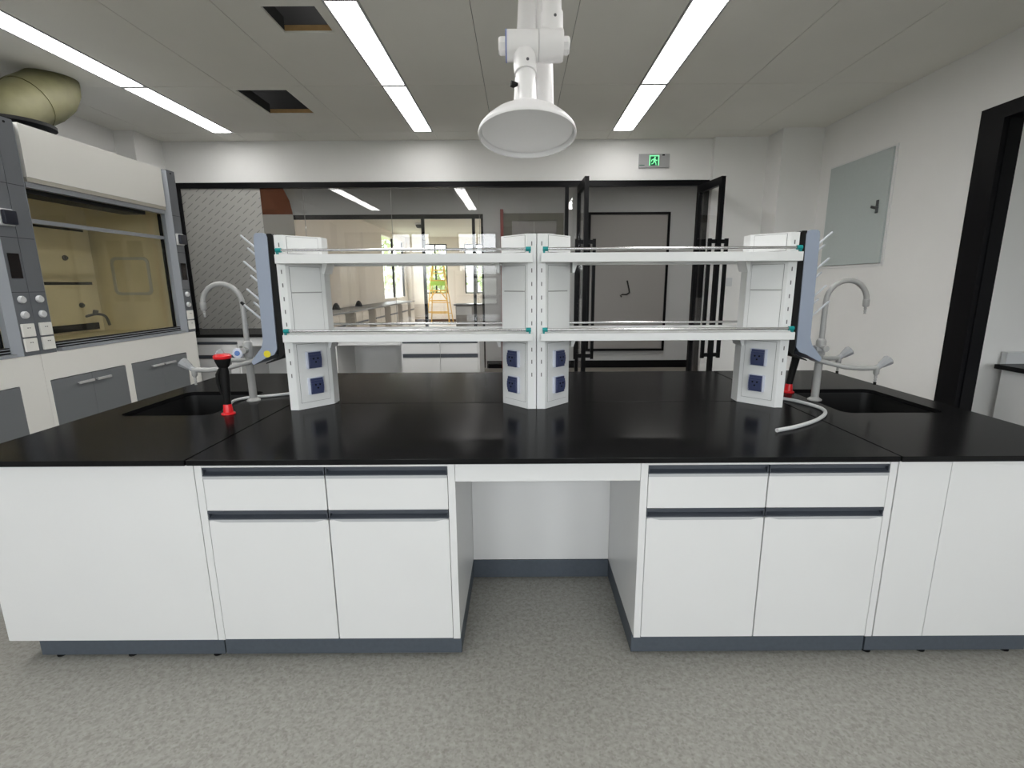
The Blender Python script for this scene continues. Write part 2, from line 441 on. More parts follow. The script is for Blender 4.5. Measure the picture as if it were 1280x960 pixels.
# ------------------------------------------------------------------ glass partition and its double door
wp = root('window_1', (-1.6, YP, 0), kind='structure', label='black framed full height glass partition')
B(-3.87, 2.14, 5.868, 5.932, 2.53, 2.59).obj('top_rail', BLACKF, wp, smooth=False)
B(-3.87, -3.81, 5.868, 5.932, 0, 2.53).obj('post', BLACKF, wp, smooth=False)
B(.522, .562, 5.868, 5.932, 0, 2.53).obj('post', BLACKF, wp, smooth=False)
B(2.085, 2.14, 5.868, 5.932, 0, 2.53).obj('post', BLACKF, wp, smooth=False)
B(-3.81, .522, 5.868, 5.932, 0, .05).obj('bottom_rail', BLACKF, wp, smooth=False)
B(.562, .66, 5.894, 5.906, .0, 2.53).obj('pane', GLASS, wp, smooth=False)
gx = [-3.81, -3.40, -2.444, -1.453, -.453, .522]
for a, b in zip(gx, gx[1:]):
    B(a + .002, b - .002, 5.894, 5.906, .05, 2.53).obj('pane', GLASS, wp, smooth=False)
for x in gx[1:-1]:
    B(x - .0012, x + .0012, 5.893, 5.907, .05, 2.53).obj('joint', GREYB, wp, smooth=False)
tag(B(-3.81, -2.92, 5.8885, 5.8935, .965, 2.53).obj('protective_film', FILM, origin=(-3.36, 5.89, .965), smooth=False),
    'grey protective film printed with slanted dashes on the glass partition', 'film')
fs = root('film_offcut', (-2.74, 5.891, 1.2), 'translucent brown and grey film with a curved edge on the partition', 'film')
ed = [(-2.92, 2.53), (-2.66, 2.53), (-2.60, 2.40), (-2.572, 2.25)]
MB().prism([(-2.918, 2.25)] + ed[::-1][:1] + ed[::-1][1:], 'y', 5.8885, 5.8935).obj('upper_sheet', BROWNF, fs, smooth=False)
MB().prism([(-2.918, 1.25), (-2.7, 1.25), (-2.60, 1.7), (-2.565, 2.05), (-2.572, 2.249), (-2.918, 2.249)], 'y', 5.8885, 5.8935).obj('lower_sheet', GREYF, fs, smooth=False)

def leaf(n, hx, hy, ex, ey, lab, sides):
    t = root('door_%d' % n, (hx, hy, 0), kind='structure', label=lab)
    d = Vector((ex - hx, ey - hy, 0)); Ln = d.length; d.normalize(); nn = Vector((-d.y, d.x, 0)); up = Vector((0, 0, 1))
    H = 2.525; sw = .05; th = .022; z0 = .01
    P = lambda s, z: Vector((hx, hy, 0)) + d * s + up * z
    MB().obox(P(sw / 2, (H + z0) / 2), d * sw / 2, nn * th, up * (H - z0) / 2).obj('stile', BLACKF, t, smooth=False)
    MB().obox(P(Ln - sw / 2, (H + z0) / 2), d * sw / 2, nn * th, up * (H - z0) / 2).obj('stile', BLACKF, t, smooth=False)
    MB().obox(P(Ln / 2, H - .04), d * (Ln / 2 - sw), nn * th, up * .04).obj('rail', BLACKF, t, smooth=False)
    MB().obox(P(Ln / 2, z0 + .04), d * (Ln / 2 - sw), nn * th, up * .04).obj('rail', BLACKF, t, smooth=False)
    MB().obox(P(Ln / 2, H / 2), d * (Ln / 2 - sw), nn * .004, up * (H / 2 - .08)).obj('pane', GLASS, t, smooth=False)
    for sgn in sides:
        hb = MB(); s0 = Ln - .028
        hb.obox(P(s0, 1.285) + nn * sgn * .092, d * .016, nn * .016, up * .63)
        for z in (.69, 1.885): hb.obox(P(s0, z) + nn * sgn * .052, d * .014, nn * .03, up * .02)
        hb.obj('pull_handle', BLACKF, t, smooth=False)
    return t
leaf(1, .675, 5.862, .69, 5.30, 'open black framed glass door leaf beside the fixed partition panes', (1, -1))
leaf(2, 2.02, 5.862, 2.085, 5.33, 'open black framed glass door leaf beside the white wall', (1, -1))

# ------------------------------------------------------------------ doorway in the right wall
d3 = root('door_3', (XR, 2.7, 0), kind='structure', label='wide black door surround in the right wall')
B(XR - .012, XR - .0002, OY1, 3.635, 0, 2.59).obj('casing', BLACKF, d3, smooth=False)
B(XR - .012, XR - .0002, OY0 - .15, OY0, 0, 2.59).obj('casing', BLACKF, d3, smooth=False)
B(XR - .012, XR - .0002, OY0, OY1, OZ, 2.59).obj('casing', BLACKF, d3, smooth=False)
B(XR - .012, XR + .12, OY1 - .012, OY1, 0, OZ - .012).obj('jamb', BLACKF, d3, smooth=False)
B(XR - .012, XR + .12, OY0, OY0 + .012, 0, OZ - .012).obj('jamb', BLACKF, d3, smooth=False)
B(XR - .012, XR + .12, OY0, OY1, OZ - .012, OZ).obj('jamb', BLACKF, d3, smooth=False)
B(XR + .02, XR + .045, OY1 - .022, OY1 - .0125, 0, OZ - .013).obj('door_stop', BLACKF, d3, smooth=False)
# the small room seen through it
X2 = 6.0
S(B(XR + .115, X2, YB - .25, 3.9, -.12, 0).obj('floor', FLOOR, smooth=False), 'vinyl floor of the side room')
S(B(XR + .115, X2, YB - .25, 3.9, 3.015, 3.1).obj('ceiling', CEIL, smooth=False), 'grey ceiling of the side room')
S(B(XR + .115, X2, 3.75, 3.9, 0, 3.015).obj('wall_side_room', WALL, smooth=False), 'white end wall of the side room')
S(B(X2, X2 + .15, YB - .25, 3.9, 0, 3.1).obj('wall_side_room', WALL, smooth=False), 'white far wall of the side room')
window_wall('wall_front', [(3.7, 5.6)], XR + .115, X2, YB - .2, YB, WIN_Z[0], WIN_Z[1], WALL, 'white side room wall with a window opening added for daylight', top=3.015)
window(3.7, 5.6, YB - .06, WIN_Z[0], WIN_Z[1], 'unseen dark framed window added to light the side room')  # window added out of view to bring daylight into the side room
portal('window_portal', (4.65, YB - .12, sum(WIN_Z) / 2), 1.9, WIN_Z[1] - WIN_Z[0], (math.radians(90), 0, 0))
sb = root('wall_bench', (4.0, 2.6, 0), 'white cabinet with a black worktop in the room beyond the black doorway', 'bench')
B(3.63, 4.35, 1.2, 3.66, .0, .815).obj('cabinet', WHITE, sb, smooth=False)
B(3.59, 4.37, 1.2, 3.685, .815, .85, bev=.003).obj('worktop', SLAB, sb)
B(3.68, 4.37, 3.69, 3.735, .815, .935).obj('upstand', PLATE, sb, smooth=False)

# ------------------------------------------------------------------ corridor and far laboratory
YC = 8.6
CDIFF = mat('fill_light_diffuser', (.9, .9, .9), .5, emit=(1., .97, .93), es=18.)  # glow for the fill lamps added in corridor and far laboratory
for cx_ in (-6.2, -3.4, -.6, 2.2, 5.0):  # unseen lamps added to lift the dim corridor
    strip_light(cx_ - .6, cx_ + .6, 7.2, 7.4, 'unseen strip light added to brighten the corridor', 'added corridor fill lights', CDIFF)
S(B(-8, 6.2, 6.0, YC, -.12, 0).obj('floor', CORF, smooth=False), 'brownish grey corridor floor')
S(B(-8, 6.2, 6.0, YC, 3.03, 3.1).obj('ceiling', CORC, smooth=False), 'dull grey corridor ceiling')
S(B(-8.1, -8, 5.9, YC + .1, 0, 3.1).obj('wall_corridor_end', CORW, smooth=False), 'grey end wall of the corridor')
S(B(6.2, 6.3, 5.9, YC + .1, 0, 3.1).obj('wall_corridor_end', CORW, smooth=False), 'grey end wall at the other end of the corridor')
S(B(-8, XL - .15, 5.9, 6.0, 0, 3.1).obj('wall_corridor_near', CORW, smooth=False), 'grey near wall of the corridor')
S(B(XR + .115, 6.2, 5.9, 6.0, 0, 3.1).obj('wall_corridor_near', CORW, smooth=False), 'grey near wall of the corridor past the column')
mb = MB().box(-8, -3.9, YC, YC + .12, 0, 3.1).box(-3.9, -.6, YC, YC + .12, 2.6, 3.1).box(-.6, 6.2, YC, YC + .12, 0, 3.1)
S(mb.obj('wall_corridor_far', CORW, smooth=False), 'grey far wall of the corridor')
S(B(-.58, 6.2, YC - .012, YC - .0005, 0, .13).obj('baseboard_corridor', BLACKF, smooth=False), 'black skirting along the corridor wall')
wf = root('window_%d' % wn[0], (-2.2, YC, 0), kind='structure', label='black framed glass partition of the far laboratory'); wn[0] += 1
B(-3.9, -.6, YC + .02, YC + .08, 2.53, 2.6).obj('top_rail', BLACKF, wf, smooth=False)
for x in (-3.9, -1.64, -.79, -.64): B(x, x + .05, YC + .02, YC + .08, 0, 2.53).obj('post', BLACKF, wf, smooth=False)
for a, b in ((-3.85, -2.75), (-2.748, -1.64), (-.74, -.64)): B(a, b, YC + .045, YC + .055, .02, 2.53).obj('pane', GLASS, wf, smooth=False)
# grey board in a black frame, with a loose cable
nb = root('framed_board', (1.8, YC, .3), 'large grey board in a thin black frame on the corridor wall', 'board')
B(1.19, 2.47, YC - .03, YC - .001, .34, 2.57).obj('board', GREYB, nb, smooth=False)
fr = MB().box(1.15, 1.19, YC - .045, YC - .001, .30, 2.61).box(2.47, 2.51, YC - .045, YC - .001, .30, 2.61)
fr.box(1.19, 2.47, YC - .045, YC - .001, .30, .34).box(1.19, 2.47, YC - .045, YC - .001, 2.57, 2.61); fr.obj('frame', BLACKF, nb, smooth=False)
tag(MB().tube([(1.83, YC - .043, 1.50), (1.84, YC - .066, 1.44), (1.86, YC - .066, 1.36), (1.87, YC - .066, 1.30), (1.82, YC - .066, 1.27), (1.75, YC - .066, 1.27), (1.72, YC - .066, 1.25), (1.74, YC - .066, 1.23)], .012, 6).obj('loose_cable', RUBBER, origin=(1.8, YC - .05, 1.25)),
    'short black cable sticking out of the grey board', 'cable')
# doorway with a red edge behind the middle upright
rd = root('corridor_doorway', (.25, YC, 0), 'dark glazed doorway with a red edge strip in the corridor wall', 'doorway')
B(-.31, -.26, YC - .09, YC - .001, 0, 2.66).obj('red_edge', DKRED, rd, smooth=False)
B(-.26, .74, YC - .06, YC - .001, 2.48, 2.6).obj('header', OLIVE, rd, smooth=False)
B(-.26, -.12, YC - .05, YC - .001, 0, 2.48).obj('jamb', OLIVE, rd, smooth=False)
B(.62, .74, YC - .05, YC - .001, 0, 2.48).obj('jamb', OLIVE, rd, smooth=False)
B(-.12, .245, YC - .03, YC - .001, 0, 2.48).obj('door_panel', GREYB, rd, smooth=False)
B(.255, .62, YC - .03, YC - .001, 0, 2.48).obj('door_panel', GREYB, rd, smooth=False)
B(-.05, .2, YC - .036, YC - .031, 1.2, 2.2).obj('pane', SCREEN, rd, smooth=False)
B(.3, .55, YC - .036, YC - .031, 1.2, 2.2).obj('pane', SCREEN, rd, smooth=False)

# far laboratory
YE = 19.5
S(B(-4.5, 3.2, YC + .12, YE + .1, -.12, 0).obj('floor', mat('pale_lab_floor', (.62, .60, .57), .35), smooth=False), 'pale floor of the far laboratory')
S(B(-4.5, 3.2, YC + .12, YE + .1, 3.2, 3.3).obj('ceiling', mat('pale_lab_ceiling', (.62, .58, .50), .8), smooth=False), 'pale ceiling of the far laboratory')
SW = (16.2, 19.25)
S(MB().box(-4.5, -4.35, YC + .12, SW[0], 0, 3.2).box(-4.5, -4.35, SW[0], SW[1], 0, 1.0).box(-4.5, -4.35, SW[0], SW[1], 3.0, 3.2).box(-4.5, -4.35, SW[1], YE + .1, 0, 3.2).obj('wall_far_lab', LABW, smooth=False), 'cream side wall behind the far laboratory bench')
S(B(3.05, 3.2, YC + .12, YE + .1, 0, 3.2).obj('wall_far_lab', LABW, smooth=False), 'cream side wall of the far laboratory')
for k_ in range(4):  # lamps added out of view to brighten the far laboratory
    x_ = 1.6
    t_ = root('ceiling_light', (x_, 10.2 + 2.4 * k_, 3.199), 'unseen strip light added to brighten the far laboratory', 'ceiling light', 'added far laboratory fill lights')
    B(x_ - .16, x_ + .16, 9.4 + 2.4 * k_, 10.9 + 2.4 * k_, 3.15, 3.1995).obj('housing', LIGHTF, t_, smooth=False)
    B(x_ - .145, x_ + .145, 9.42 + 2.4 * k_, 10.88 + 2.4 * k_, 3.14, 3.1495).obj('diffuser', CDIFF, t_, smooth=False)
ws = root('window_%d' % wn[0], (-4.42, 17.7, 1.0), kind='structure', label='wide side window above the far laboratory bench'); wn[0] += 1
for a, b in ((SW[0], SW[0] + .06), (17.7, 17.76), (SW[1] - .06, SW[1])): B(-4.45, -4.39, a, b, 1.0, 3.0).obj('window_frame', BLACKF, ws, smooth=False)
for a, b in ((SW[0] + .06, 17.7), (17.76, SW[1] - .06)): B(-4.424, -4.416, a, b, 1.0, 3.0).obj('pane', GLASS, ws, smooth=False)
portal('window_portal', (-4.52, 17.72, 2.0), 2.0, 3.05, (0, math.radians(-90), 0))
FW = [(-3.68, -2.77), (-2.1, -1.2), (-.6, .6), (1.2, 2.6)]
window_wall('wall_far_lab', FW, -4.35, 3.05, YE, YE + .2, 1.09, 2.95, LABW, 'cream end wall with windows in the far laboratory', top=3.2)
for a, b in FW:
    window(a, b, YE + .06, 1.09, 2.95, 'bright dark framed window at the end of the far laboratory', fw=.05)
    portal('window_portal', ((a + b) / 2, YE + .22, 2.02), b - a, 1.86, (math.radians(-90), 0, 0))
S(B(-4.35, 3.05, YE - .015, YE - .001, 0, .1).obj('baseboard_far_lab', mat('brown_skirting', (.08, .04, .025), .5), smooth=False), 'brown skirting under the far windows')
S(MB().box(-60, 60, YE + .25, 120, -.6, -.5).box(-60, -4.6, 11, YE + .25, -.6, -.5).obj('ground', GROUND, smooth=False), 'pale ground outside the far windows')

# ------------------------------------------------------------------ central island bench
BX0, BX1, BY0, BY1, BYM = -2.085, 2.178, 1.685, 3.455, 2.54
ZT, TH = .85, .021
SL, SR = -1.208, 1.372
wt = root('worktop', (.05, BYM, ZT - TH), 'black epoxy resin worktop of the central island bench with two sink cut-outs', 'worktop')
sinkL = rrect(-1.955, -1.50, 2.312, 2.852, .05); sinkR = rrect(1.555, 2.045, 2.285, 2.825, .05)
q = .0032
MB().holed([(BX0, BY0), (SL - q, BY0), (SL - q, BY1), (BX0, BY1)], [sinkL[::-1]], ZT - TH, ZT).obj('slab', SLAB, wt, ang=.5)
MB().holed([(SR + q, BY0), (BX1, BY0), (BX1, BY1), (SR + q, BY1)], [sinkR[::-1]], ZT - TH, ZT).obj('slab', SLAB, wt, ang=.5)
B(SL + q, SR - q, BY0, BYM - q, ZT - TH, ZT, bev=.0015).obj('slab', SLAB, wt)
B(SL + q, SR - q, BYM + q, BY1, ZT - TH, ZT, bev=.0015).obj('slab', SLAB, wt)
def sink(x0, x1, y0, y1, side):
    t = root('sink', ((x0 + x1) / 2, (y0 + y1) / 2, .55), 'black laboratory sink set into the worktop %s' % side, 'sink')
    o = rrect(x0 - .02, x1 + .02, y0 - .02, y1 + .02, .06); i = rrect(x0 - .004, x1 + .004, y0 - .004, y1 + .004, .052)
    zr = ZT - TH - .0006
    mb = MB(); bm = mb.bm; n = len(i)
    ro = [bm.verts.new((p[0], p[1], zr)) for p in o]; ri = [bm.verts.new((p[0], p[1], zr)) for p in i]
    rb = [bm.verts.new((p[0], p[1], .60)) for p in i]; ob = [bm.verts.new((p[0], p[1], .585)) for p in o]
    for k in range(n):
        k2 = (k + 1) % n
        bm.faces.new((ro[k], ro[k2], ri[k2], ri[k])); bm.faces.new((ri[k], ri[k2], rb[k2], rb[k])); bm.faces.new((ro[k2], ro[k], ob[k], ob[k2]))
    bm.faces.new(rb); bm.faces.new(ob[::-1])
    mb.obj('basin', SINKM, t, ang=.5)
    MB().lathe([(0, .0), (.03, 0), (.034, .004), (.034, -.002)], ((x0 + x1) / 2, (y0 + y1) / 2, .603)).obj('drain', CHROME, t)
sink(-1.955, -1.50, 2.312, 2.852, 'beside the dashed film and the fume hood')
sink(1.555, 2.045, 2.285, 2.825, 'on the electrical box side')

YF = 1.70
ZB, ZU = .102, ZT - TH - .0008
def kick(parent, x0, x1, y0=1.736, y1=3.40):
    B(x0, x1, y0, y1, .008, ZB - .001, bev=.002).obj('kickboard', KICK, parent)
def end_cabinet(x0, x1, outer, lab, seam=None):
    t = root('sink_cabinet', ((x0 + x1) / 2, 2.55, 0), lab, 'cabinet')
    mb = MB()
    mb.box(x0, x0 + .018, YF + .019, 3.43, ZB, ZU).box(x1 - .018, x1, YF + .019, 3.43, ZB, ZU)
    mb.box(x0 + .018, x1 - .018, YF + .019, 3.43, ZB, ZB + .018).box(x0 + .018, x1 - .018, 3.412, 3.43, ZB + .018, ZU)
    mb.obj('carcass', WHITE, t, smooth=False)
    if seam:
        B(x0, seam - .001, YF, YF + .018, ZB, ZU, bev=.001).obj('front_panel', WHITE, t)
        B(seam + .001, x1, YF, YF + .018, ZB, ZU, bev=.001).obj('front_panel', WHITE, t)
    else:
        B(x0, x1, YF, YF + .018, ZB, ZU, bev=.001).obj('front_panel', WHITE, t)
    k0, k1 = (x0 + .075, x1 - .0) if outer < 0 else (x0, x1 - .075)
    kick(t, k0 + .002, k1 - .002)
    fx = (k0 + .07, k0 + .36, k1 - .04) if outer < 0 else (k0 + .02, k0 + .24, k1 - .07)
    for x in fx:
        MB().lathe([(0, 0), (.018, 0), (.018, .004), (.006, .006), (.006, .012), (0, .012)], (x, 1.752, 0), n=14).obj('levelling_foot', RUBBER, t)
    return t
end_cabinet(-2.012, -1.192, -1, 'plain white end cabinet under the sink that stands beside the fume hoods')
end_cabinet(1.379, 2.105, 1, 'white end cabinet with one vertical seam under the sink beside the black doorway', seam=1.572)

def handle_profile(x0, x1, zt, zb, y, flare):
    # dark grip strip: recessed upper face and a proud lower lip, the ends of the door strip swept upwards
    mb = MB()
    mb.prism([(y + .016, zt), (y + .016, zb + .012), (y - .002, zb + .004), (y - .002, zb), (y + .019, zb), (y + .019, zt)], 'x', x0, x1)
    mb.box(x0, x1, y + .002, y + .016, zt - .005, zt)
    for xa, xb, s in ((x0, x0 + .004, 1), (x1 - .004, x1, -1)):
        mb.box(xa, xb, y, y + .016, zb, zt)
    if flare:
        mb.prism([(x0, zt), (x0, zt - .012), (x0 + .06, zt)], 'y', y - .002, y + .012)
        mb.prism([(x1, zt), (x1 - .06, zt), (x1, zt - .012)], 'y', y - .002, y + .012)
    return mb
def lip(x0, x1, zb, y, flare):
    # pale bevel strip below the grip
    f = .05 if flare else .0
    return MB().prism([(x0, zb), (x1, zb), (x1 - f, zb - .011), (x0 + f, zb - .011)], 'y', y - .0015, y + .01)
LIPM = mat('pale_grey_lip', (.45, .46, .47), .4)
def double_cabinet(x0, x1, lab):
    t = root('base_cabinet', ((x0 + x1) / 2, 2.55, 0), lab, 'cabinet')
    e = .026
    mb = MB()
    mb.box(x0, x0 + e, YF, 3.43, ZB, ZU).box(x1 - e, x1, YF, 3.43, ZB, ZU)
    mb.box(x0 + e, x1 - e, YF + .002, 3.43, ZU - .012, ZU).box(x0 + e, x1 - e, YF + .022, 3.43, ZB, ZB + .018)
    mb.box(x0 + e, x1 - e, YF + .03, 3.41, ZB + .018, ZU - .012)
    mb.obj('carcass', WHITE, t, smooth=False)
    xm = (x0 + x1) / 2
    for a, b in ((x0 + e + .002, xm - .0022), (xm + .0022, x1 - e - .002)):
        d = B(a, b, YF - .001, YF + .019, .648, .783, bev=.0015).obj('drawer', WHITE, t)
        handle_profile(a, b, .8145, .7835, YF, False).obj('handle', HANDLE, d, smooth=False)
        lip(a, b, .7832, YF - .001, False).obj('handle_lip', LIPM, d, smooth=False)
        d = B(a, b, YF - .001, YF + .019, ZB + .003, .608, bev=.0015).obj('door', WHITE, t)
        handle_profile(a, b, .6465, .6125, YF, True).obj('handle', HANDLE, d, smooth=False)
        lip(a, b, .6125, YF - .001, True).obj('handle_lip', LIPM, d, smooth=False)
    kick(t, x0, x1)
    return t
double_cabinet(-1.189, -.240, 'white two-door two-drawer island cabinet between the knee space and the fume hood side')
double_cabinet(.440, 1.374, 'white two-door two-drawer island cabinet between the knee space and the doorway side')
kn = root('knee_space_panel', (.1, 2.27, 0), 'white apron and back panel spanning the open knee space of the island', 'panel')
B(-.239, .439, YF + .001, YF + .02, .757, ZU, bev=.001).obj('apron', WHITE, kn)
B(-.239, .439, 2.262, 2.28, ZB + .002, ZU).obj('back_panel', WHITE, kn, smooth=False)
B(-.239, .439, 2.258, 2.285, .008, ZB).obj('kickboard', KICK, kn, smooth=False)

# ------------------------------------------------------------------ reagent rack: uprights, shelves, rails
JOINT = mat('grey_joint', (.16, .16, .155), .8)
UY, ZTOP, SC = 2.395, 1.695, 2.568
def upright(xflat, s, lab):
    # xflat: flat outer side; s = +1 body grows towards +x, -1 towards -x
    t = root('rack_upright', (xflat + s * .08, SC, ZT), lab, 'upright')
    hw, wd, fs = SC - UY, .170, .041
    P = [(0, -hw), (fs, -hw), (wd, -.036), (wd, .036), (fs, hw), (0, hw)]
    P = [(xflat + s * a, SC + b) for a, b in P]
    MB().prism(P, 'z', ZT + .0005, ZTOP, bev=.002).obj('body', SHELFW, t)
    for fb in (-1, 1):
        a = Vector((xflat + s * fs, SC + fb * hw, 0)); b = Vector((xflat + s * wd, SC + fb * .036, 0))
        d = (b - a); Ln = d.length; d.normalize(); nrm = Vector((-d.y, d.x, 0))
        if nrm.y * fb < 0: nrm = -nrm
        up = Vector((0, 0, 1))
        def plate(z0, z1, s0=.018, s1=.022):
            c = a + d * (s0 + (Ln - s0 - s1) / 2) + up * (z0 + z1) / 2 + nrm * .0012
            return MB().obox(c, d * (Ln - s0 - s1) / 2, nrm * .0022, up * (z1 - z0) / 2, bev=.0008)
        for z0, z1 in ((.885, 1.178), (1.24, 1.427), (1.4315, 1.55), (1.612, 1.688)):
            pn_ = plate(z0, z1).obj('cover_panel', SHELFW, t)
            cc = a + d * (.018 + (Ln - .04) / 2) + up * (z0 + z1) / 2 + nrm * .0003
            MB().obox(cc, d * ((Ln - .04) / 2 + .0016), nrm * .0006, up * ((z1 - z0) / 2 + .0016)).obj('joint', JOINT, pn_, smooth=False)
        if fb < 0:
            for zc in (.965, 1.097):
                c = a + d * (Ln * .50) + up * zc
                so = MB().obox(c + nrm * .008, d * .041, nrm * .0075, up * .043, bev=.005).obj('power_socket', SOCKW, t)
                ins = MB()
                # convex navy insert
                m_ = 7; w2, h2 = .031, .040
                for k in range(m_):
                    t0, t1 = -1 + 2 * k / m_, -1 + 2 * (k + 1) / m_
                    zz0 = .015 + .010 * (1 - ((t0 + t1) / 2) ** 2)
                    ins.obox(c + up * (h2 * (t0 + t1) / 2) + nrm * (zz0 / 2 + .004), d * w2, nrm * (zz0 / 2), up * (h2 / m_))
                ins.obj('insert', NAVY, so, smooth=False)
                hol = MB()
                for dx, dz in ((-.011, .008), (.011, .008), (0, -.009)):
                    hol.tube([c + d * dx + up * dz + nrm * .020, c + d * dx + up * dz + nrm * .0306], .0045, 8)
                hol.obj('socket_hole', RUBBER, so)
        sl = MB()
        for z in (1.026, 1.09, 1.150, 1.278, 1.339, 1.40, 1.464, 1.527, 1.65):
            xs = xflat + s * (.022)
            sl.box(xs - .0024, xs + .0024, SC + fb * (hw + .0004) - .001, SC + fb * (hw + .0004) + .001, z - .0095, z + .0095)
        sl.obj('slot', JOINT, t, smooth=False)
    return t
upright(-1.147, 1, 'white slotted rack upright next to the drying rack beside the fume hood side sink')
upright(.0805, -1, 'white slotted middle rack upright carrying the shelves towards the fume hoods')
upright(.0835, 1, 'white slotted middle rack upright carrying the shelves towards the black doorway')
upright(1.312, -1, 'white slotted rack upright next to the drying rack beside the doorway side sink')

def shelf(x0, x1, z0, z1, lab, uL, uR):
    t = root('shelf', ((x0 + x1) / 2, SC, z0), lab, 'shelf', None)
    y0, y1 = 2.352, 2.784
    # tray: boards in front of, between and behind the uprights
    hw, wd, fs = SC - UY + .003, .173, .041
    mb = MB()
    mb.box(x0, x1, y0, SC - hw, z0, z1, bev=.002).box(x0, x1, SC + hw, y1, z0, z1, bev=.002)
    P = [(uL + fs + .003, SC - hw), (uR - fs - .003, SC - hw), (uR - wd, SC - .038), (uR - wd, SC + .038), (uR - fs - .003, SC + hw), (uL + fs + .003, SC + hw), (uL + wd, SC + .038), (uL + wd, SC - .038)]
    mb.prism(P, 'z', z0 + .008, z1 - .003)
    mb.obj('board', SHELFW, t)
    for x, s in ((uL + .178, 1), (uR - .178, -1)):
        b_ = MB()
        for y in (SC - .03, ):
            b_.prism([(x, z0 + .007), (x + s * .028, z0 + .007), (x + s * .010, z0 - .045), (x, z0 - .045)], 'y', y - .05, y + .05)
        b_.obj('bracket', SHELFW, t, smooth=False)
    for y in (y0 + .006, y1 - .006):
        rl = MB().tube([(x0 + .022, y, z1 + .018), (x1 - .022, y, z1 + .018)], .0062, 12).obj('rail', CHROME, t)
        for x, s in ((x0 + .014, 1), (x1 - .014, -1)):
            c = MB().box(x - .005, x + .005, y - .006, y + .006, z1 - .001, z1 + .02, bev=.002)
            c.tube([(x - s * .006, y, z1 + .018), (x + s * .018, y, z1 + .018)], .0105, 12)
            c.obj('rail_clip', TEAL, t)
    return t
for z0, z1, w_ in ((1.563, 1.605, 'upper'), (1.196, 1.232, 'lower')):
    shelf(-1.132, .062, z0, z1, 'white %s rack shelf with steel rails over the bench half towards the fume hoods' % w_, -1.147, .0805)
    shelf(.101, 1.314, z0, z1, 'white %s rack shelf with steel rails over the bench half towards the black doorway' % w_, .0835, 1.312)

# ------------------------------------------------------------------ drying racks
def drying_rack(xi, s, lab, tip_black, sticker):
    # xi: back face against the upright, s: direction in which the pegs point
    t = root('drying_rack', (xi + s * .03, SC, 1.07), lab, 'drying rack')
    y0, y1 = 2.40, 2.735
    X = lambda a: xi + s * a
    zt, zb = 1.705, 1.115
    prof_o = [(.038, zb + .04), (.030, zt - .02), (.036, zt - .005), (.05, zt), (.082, zt), (.092, zt - .008), (.095, zt - .03), (.103, 1.20), (.115, 1.165), (.165, 1.105), (.170, 1.092), (.160, 1.080), (.09, 1.117), (.055, 1.13)]
    MB().prism([(X(a), z) for a, z in prof_o], 'y', y0, y0 + .012, bev=.002).obj('side_flange', RACK, t)
    MB().prism([(X(a), z) for a, z in prof_o], 'y', y1 - .012, y1, bev=.002).obj('side_flange', RACK, t)
    # the plate between the two flanges
    pl = [(.070, zt - .002), (.080, zt - .002), (.090, 1.20), (.10, 1.15), (.165, 1.088), (.158, 1.081), (.085, 1.12), (.077, 1.20)]
    MB().prism([(X(a), z) for a, z in pl], 'y', y0 + .012, y1 - .012).obj('back_plate', RACK, t)
    bk = [(.001, zt - .03), (.004, zt - .012), (.012, zt - .003), (.034, zt - .003), (.034, 1.12), (.10, 1.09), (.10, 1.085), (.03, 1.108), (.001, 1.14)]
    MB().prism([(X(a), z) for a, z in bk], 'y', y0 + .004, y1 - .004).obj('backing', RUBBER, t, smooth=False)
    k = 0
    for i, z in enumerate((1.615, 1.56, 1.495, 1.43, 1.365, 1.30, 1.275)):
        ys = (2.44, 2.567, 2.69) if i % 2 == 0 else (2.49, 2.63)
        if i == 6: ys = (2.43,)
        for y in ys:
            ln = .125 if i < 6 else .15
            p0 = Vector((X(.082), y, z)); d = Vector((s * .74, 0, .67))
            pg = MB().tube([p0, p0 + d * ln * .97, p0 + d * ln], [.0058, .005, .003], 8).obj('peg', PEG, t)
            if tip_black and i == 6:
                MB().tube([p0 + d * (ln - .004), p0 + d * (ln + .014)], .007, 8).obj('peg_tip', RUBBER, pg)
    if sticker:
        MB().lathe([(0, 0), (.017, 0), (.017, .0015), (0, .0015)], (X(.088), y0 + .0002, 1.135), axis=(0, -1, 0), n=20).obj('sticker', YEL, t)
    return t
drying_rack(-1.1495, -1, 'blue grey peg drying rack with a yellow sticker and a black tipped peg', True, True)
drying_rack(1.3145, 1, 'blue grey peg drying rack hung on the upright beside the electrical box side sink', False, False)

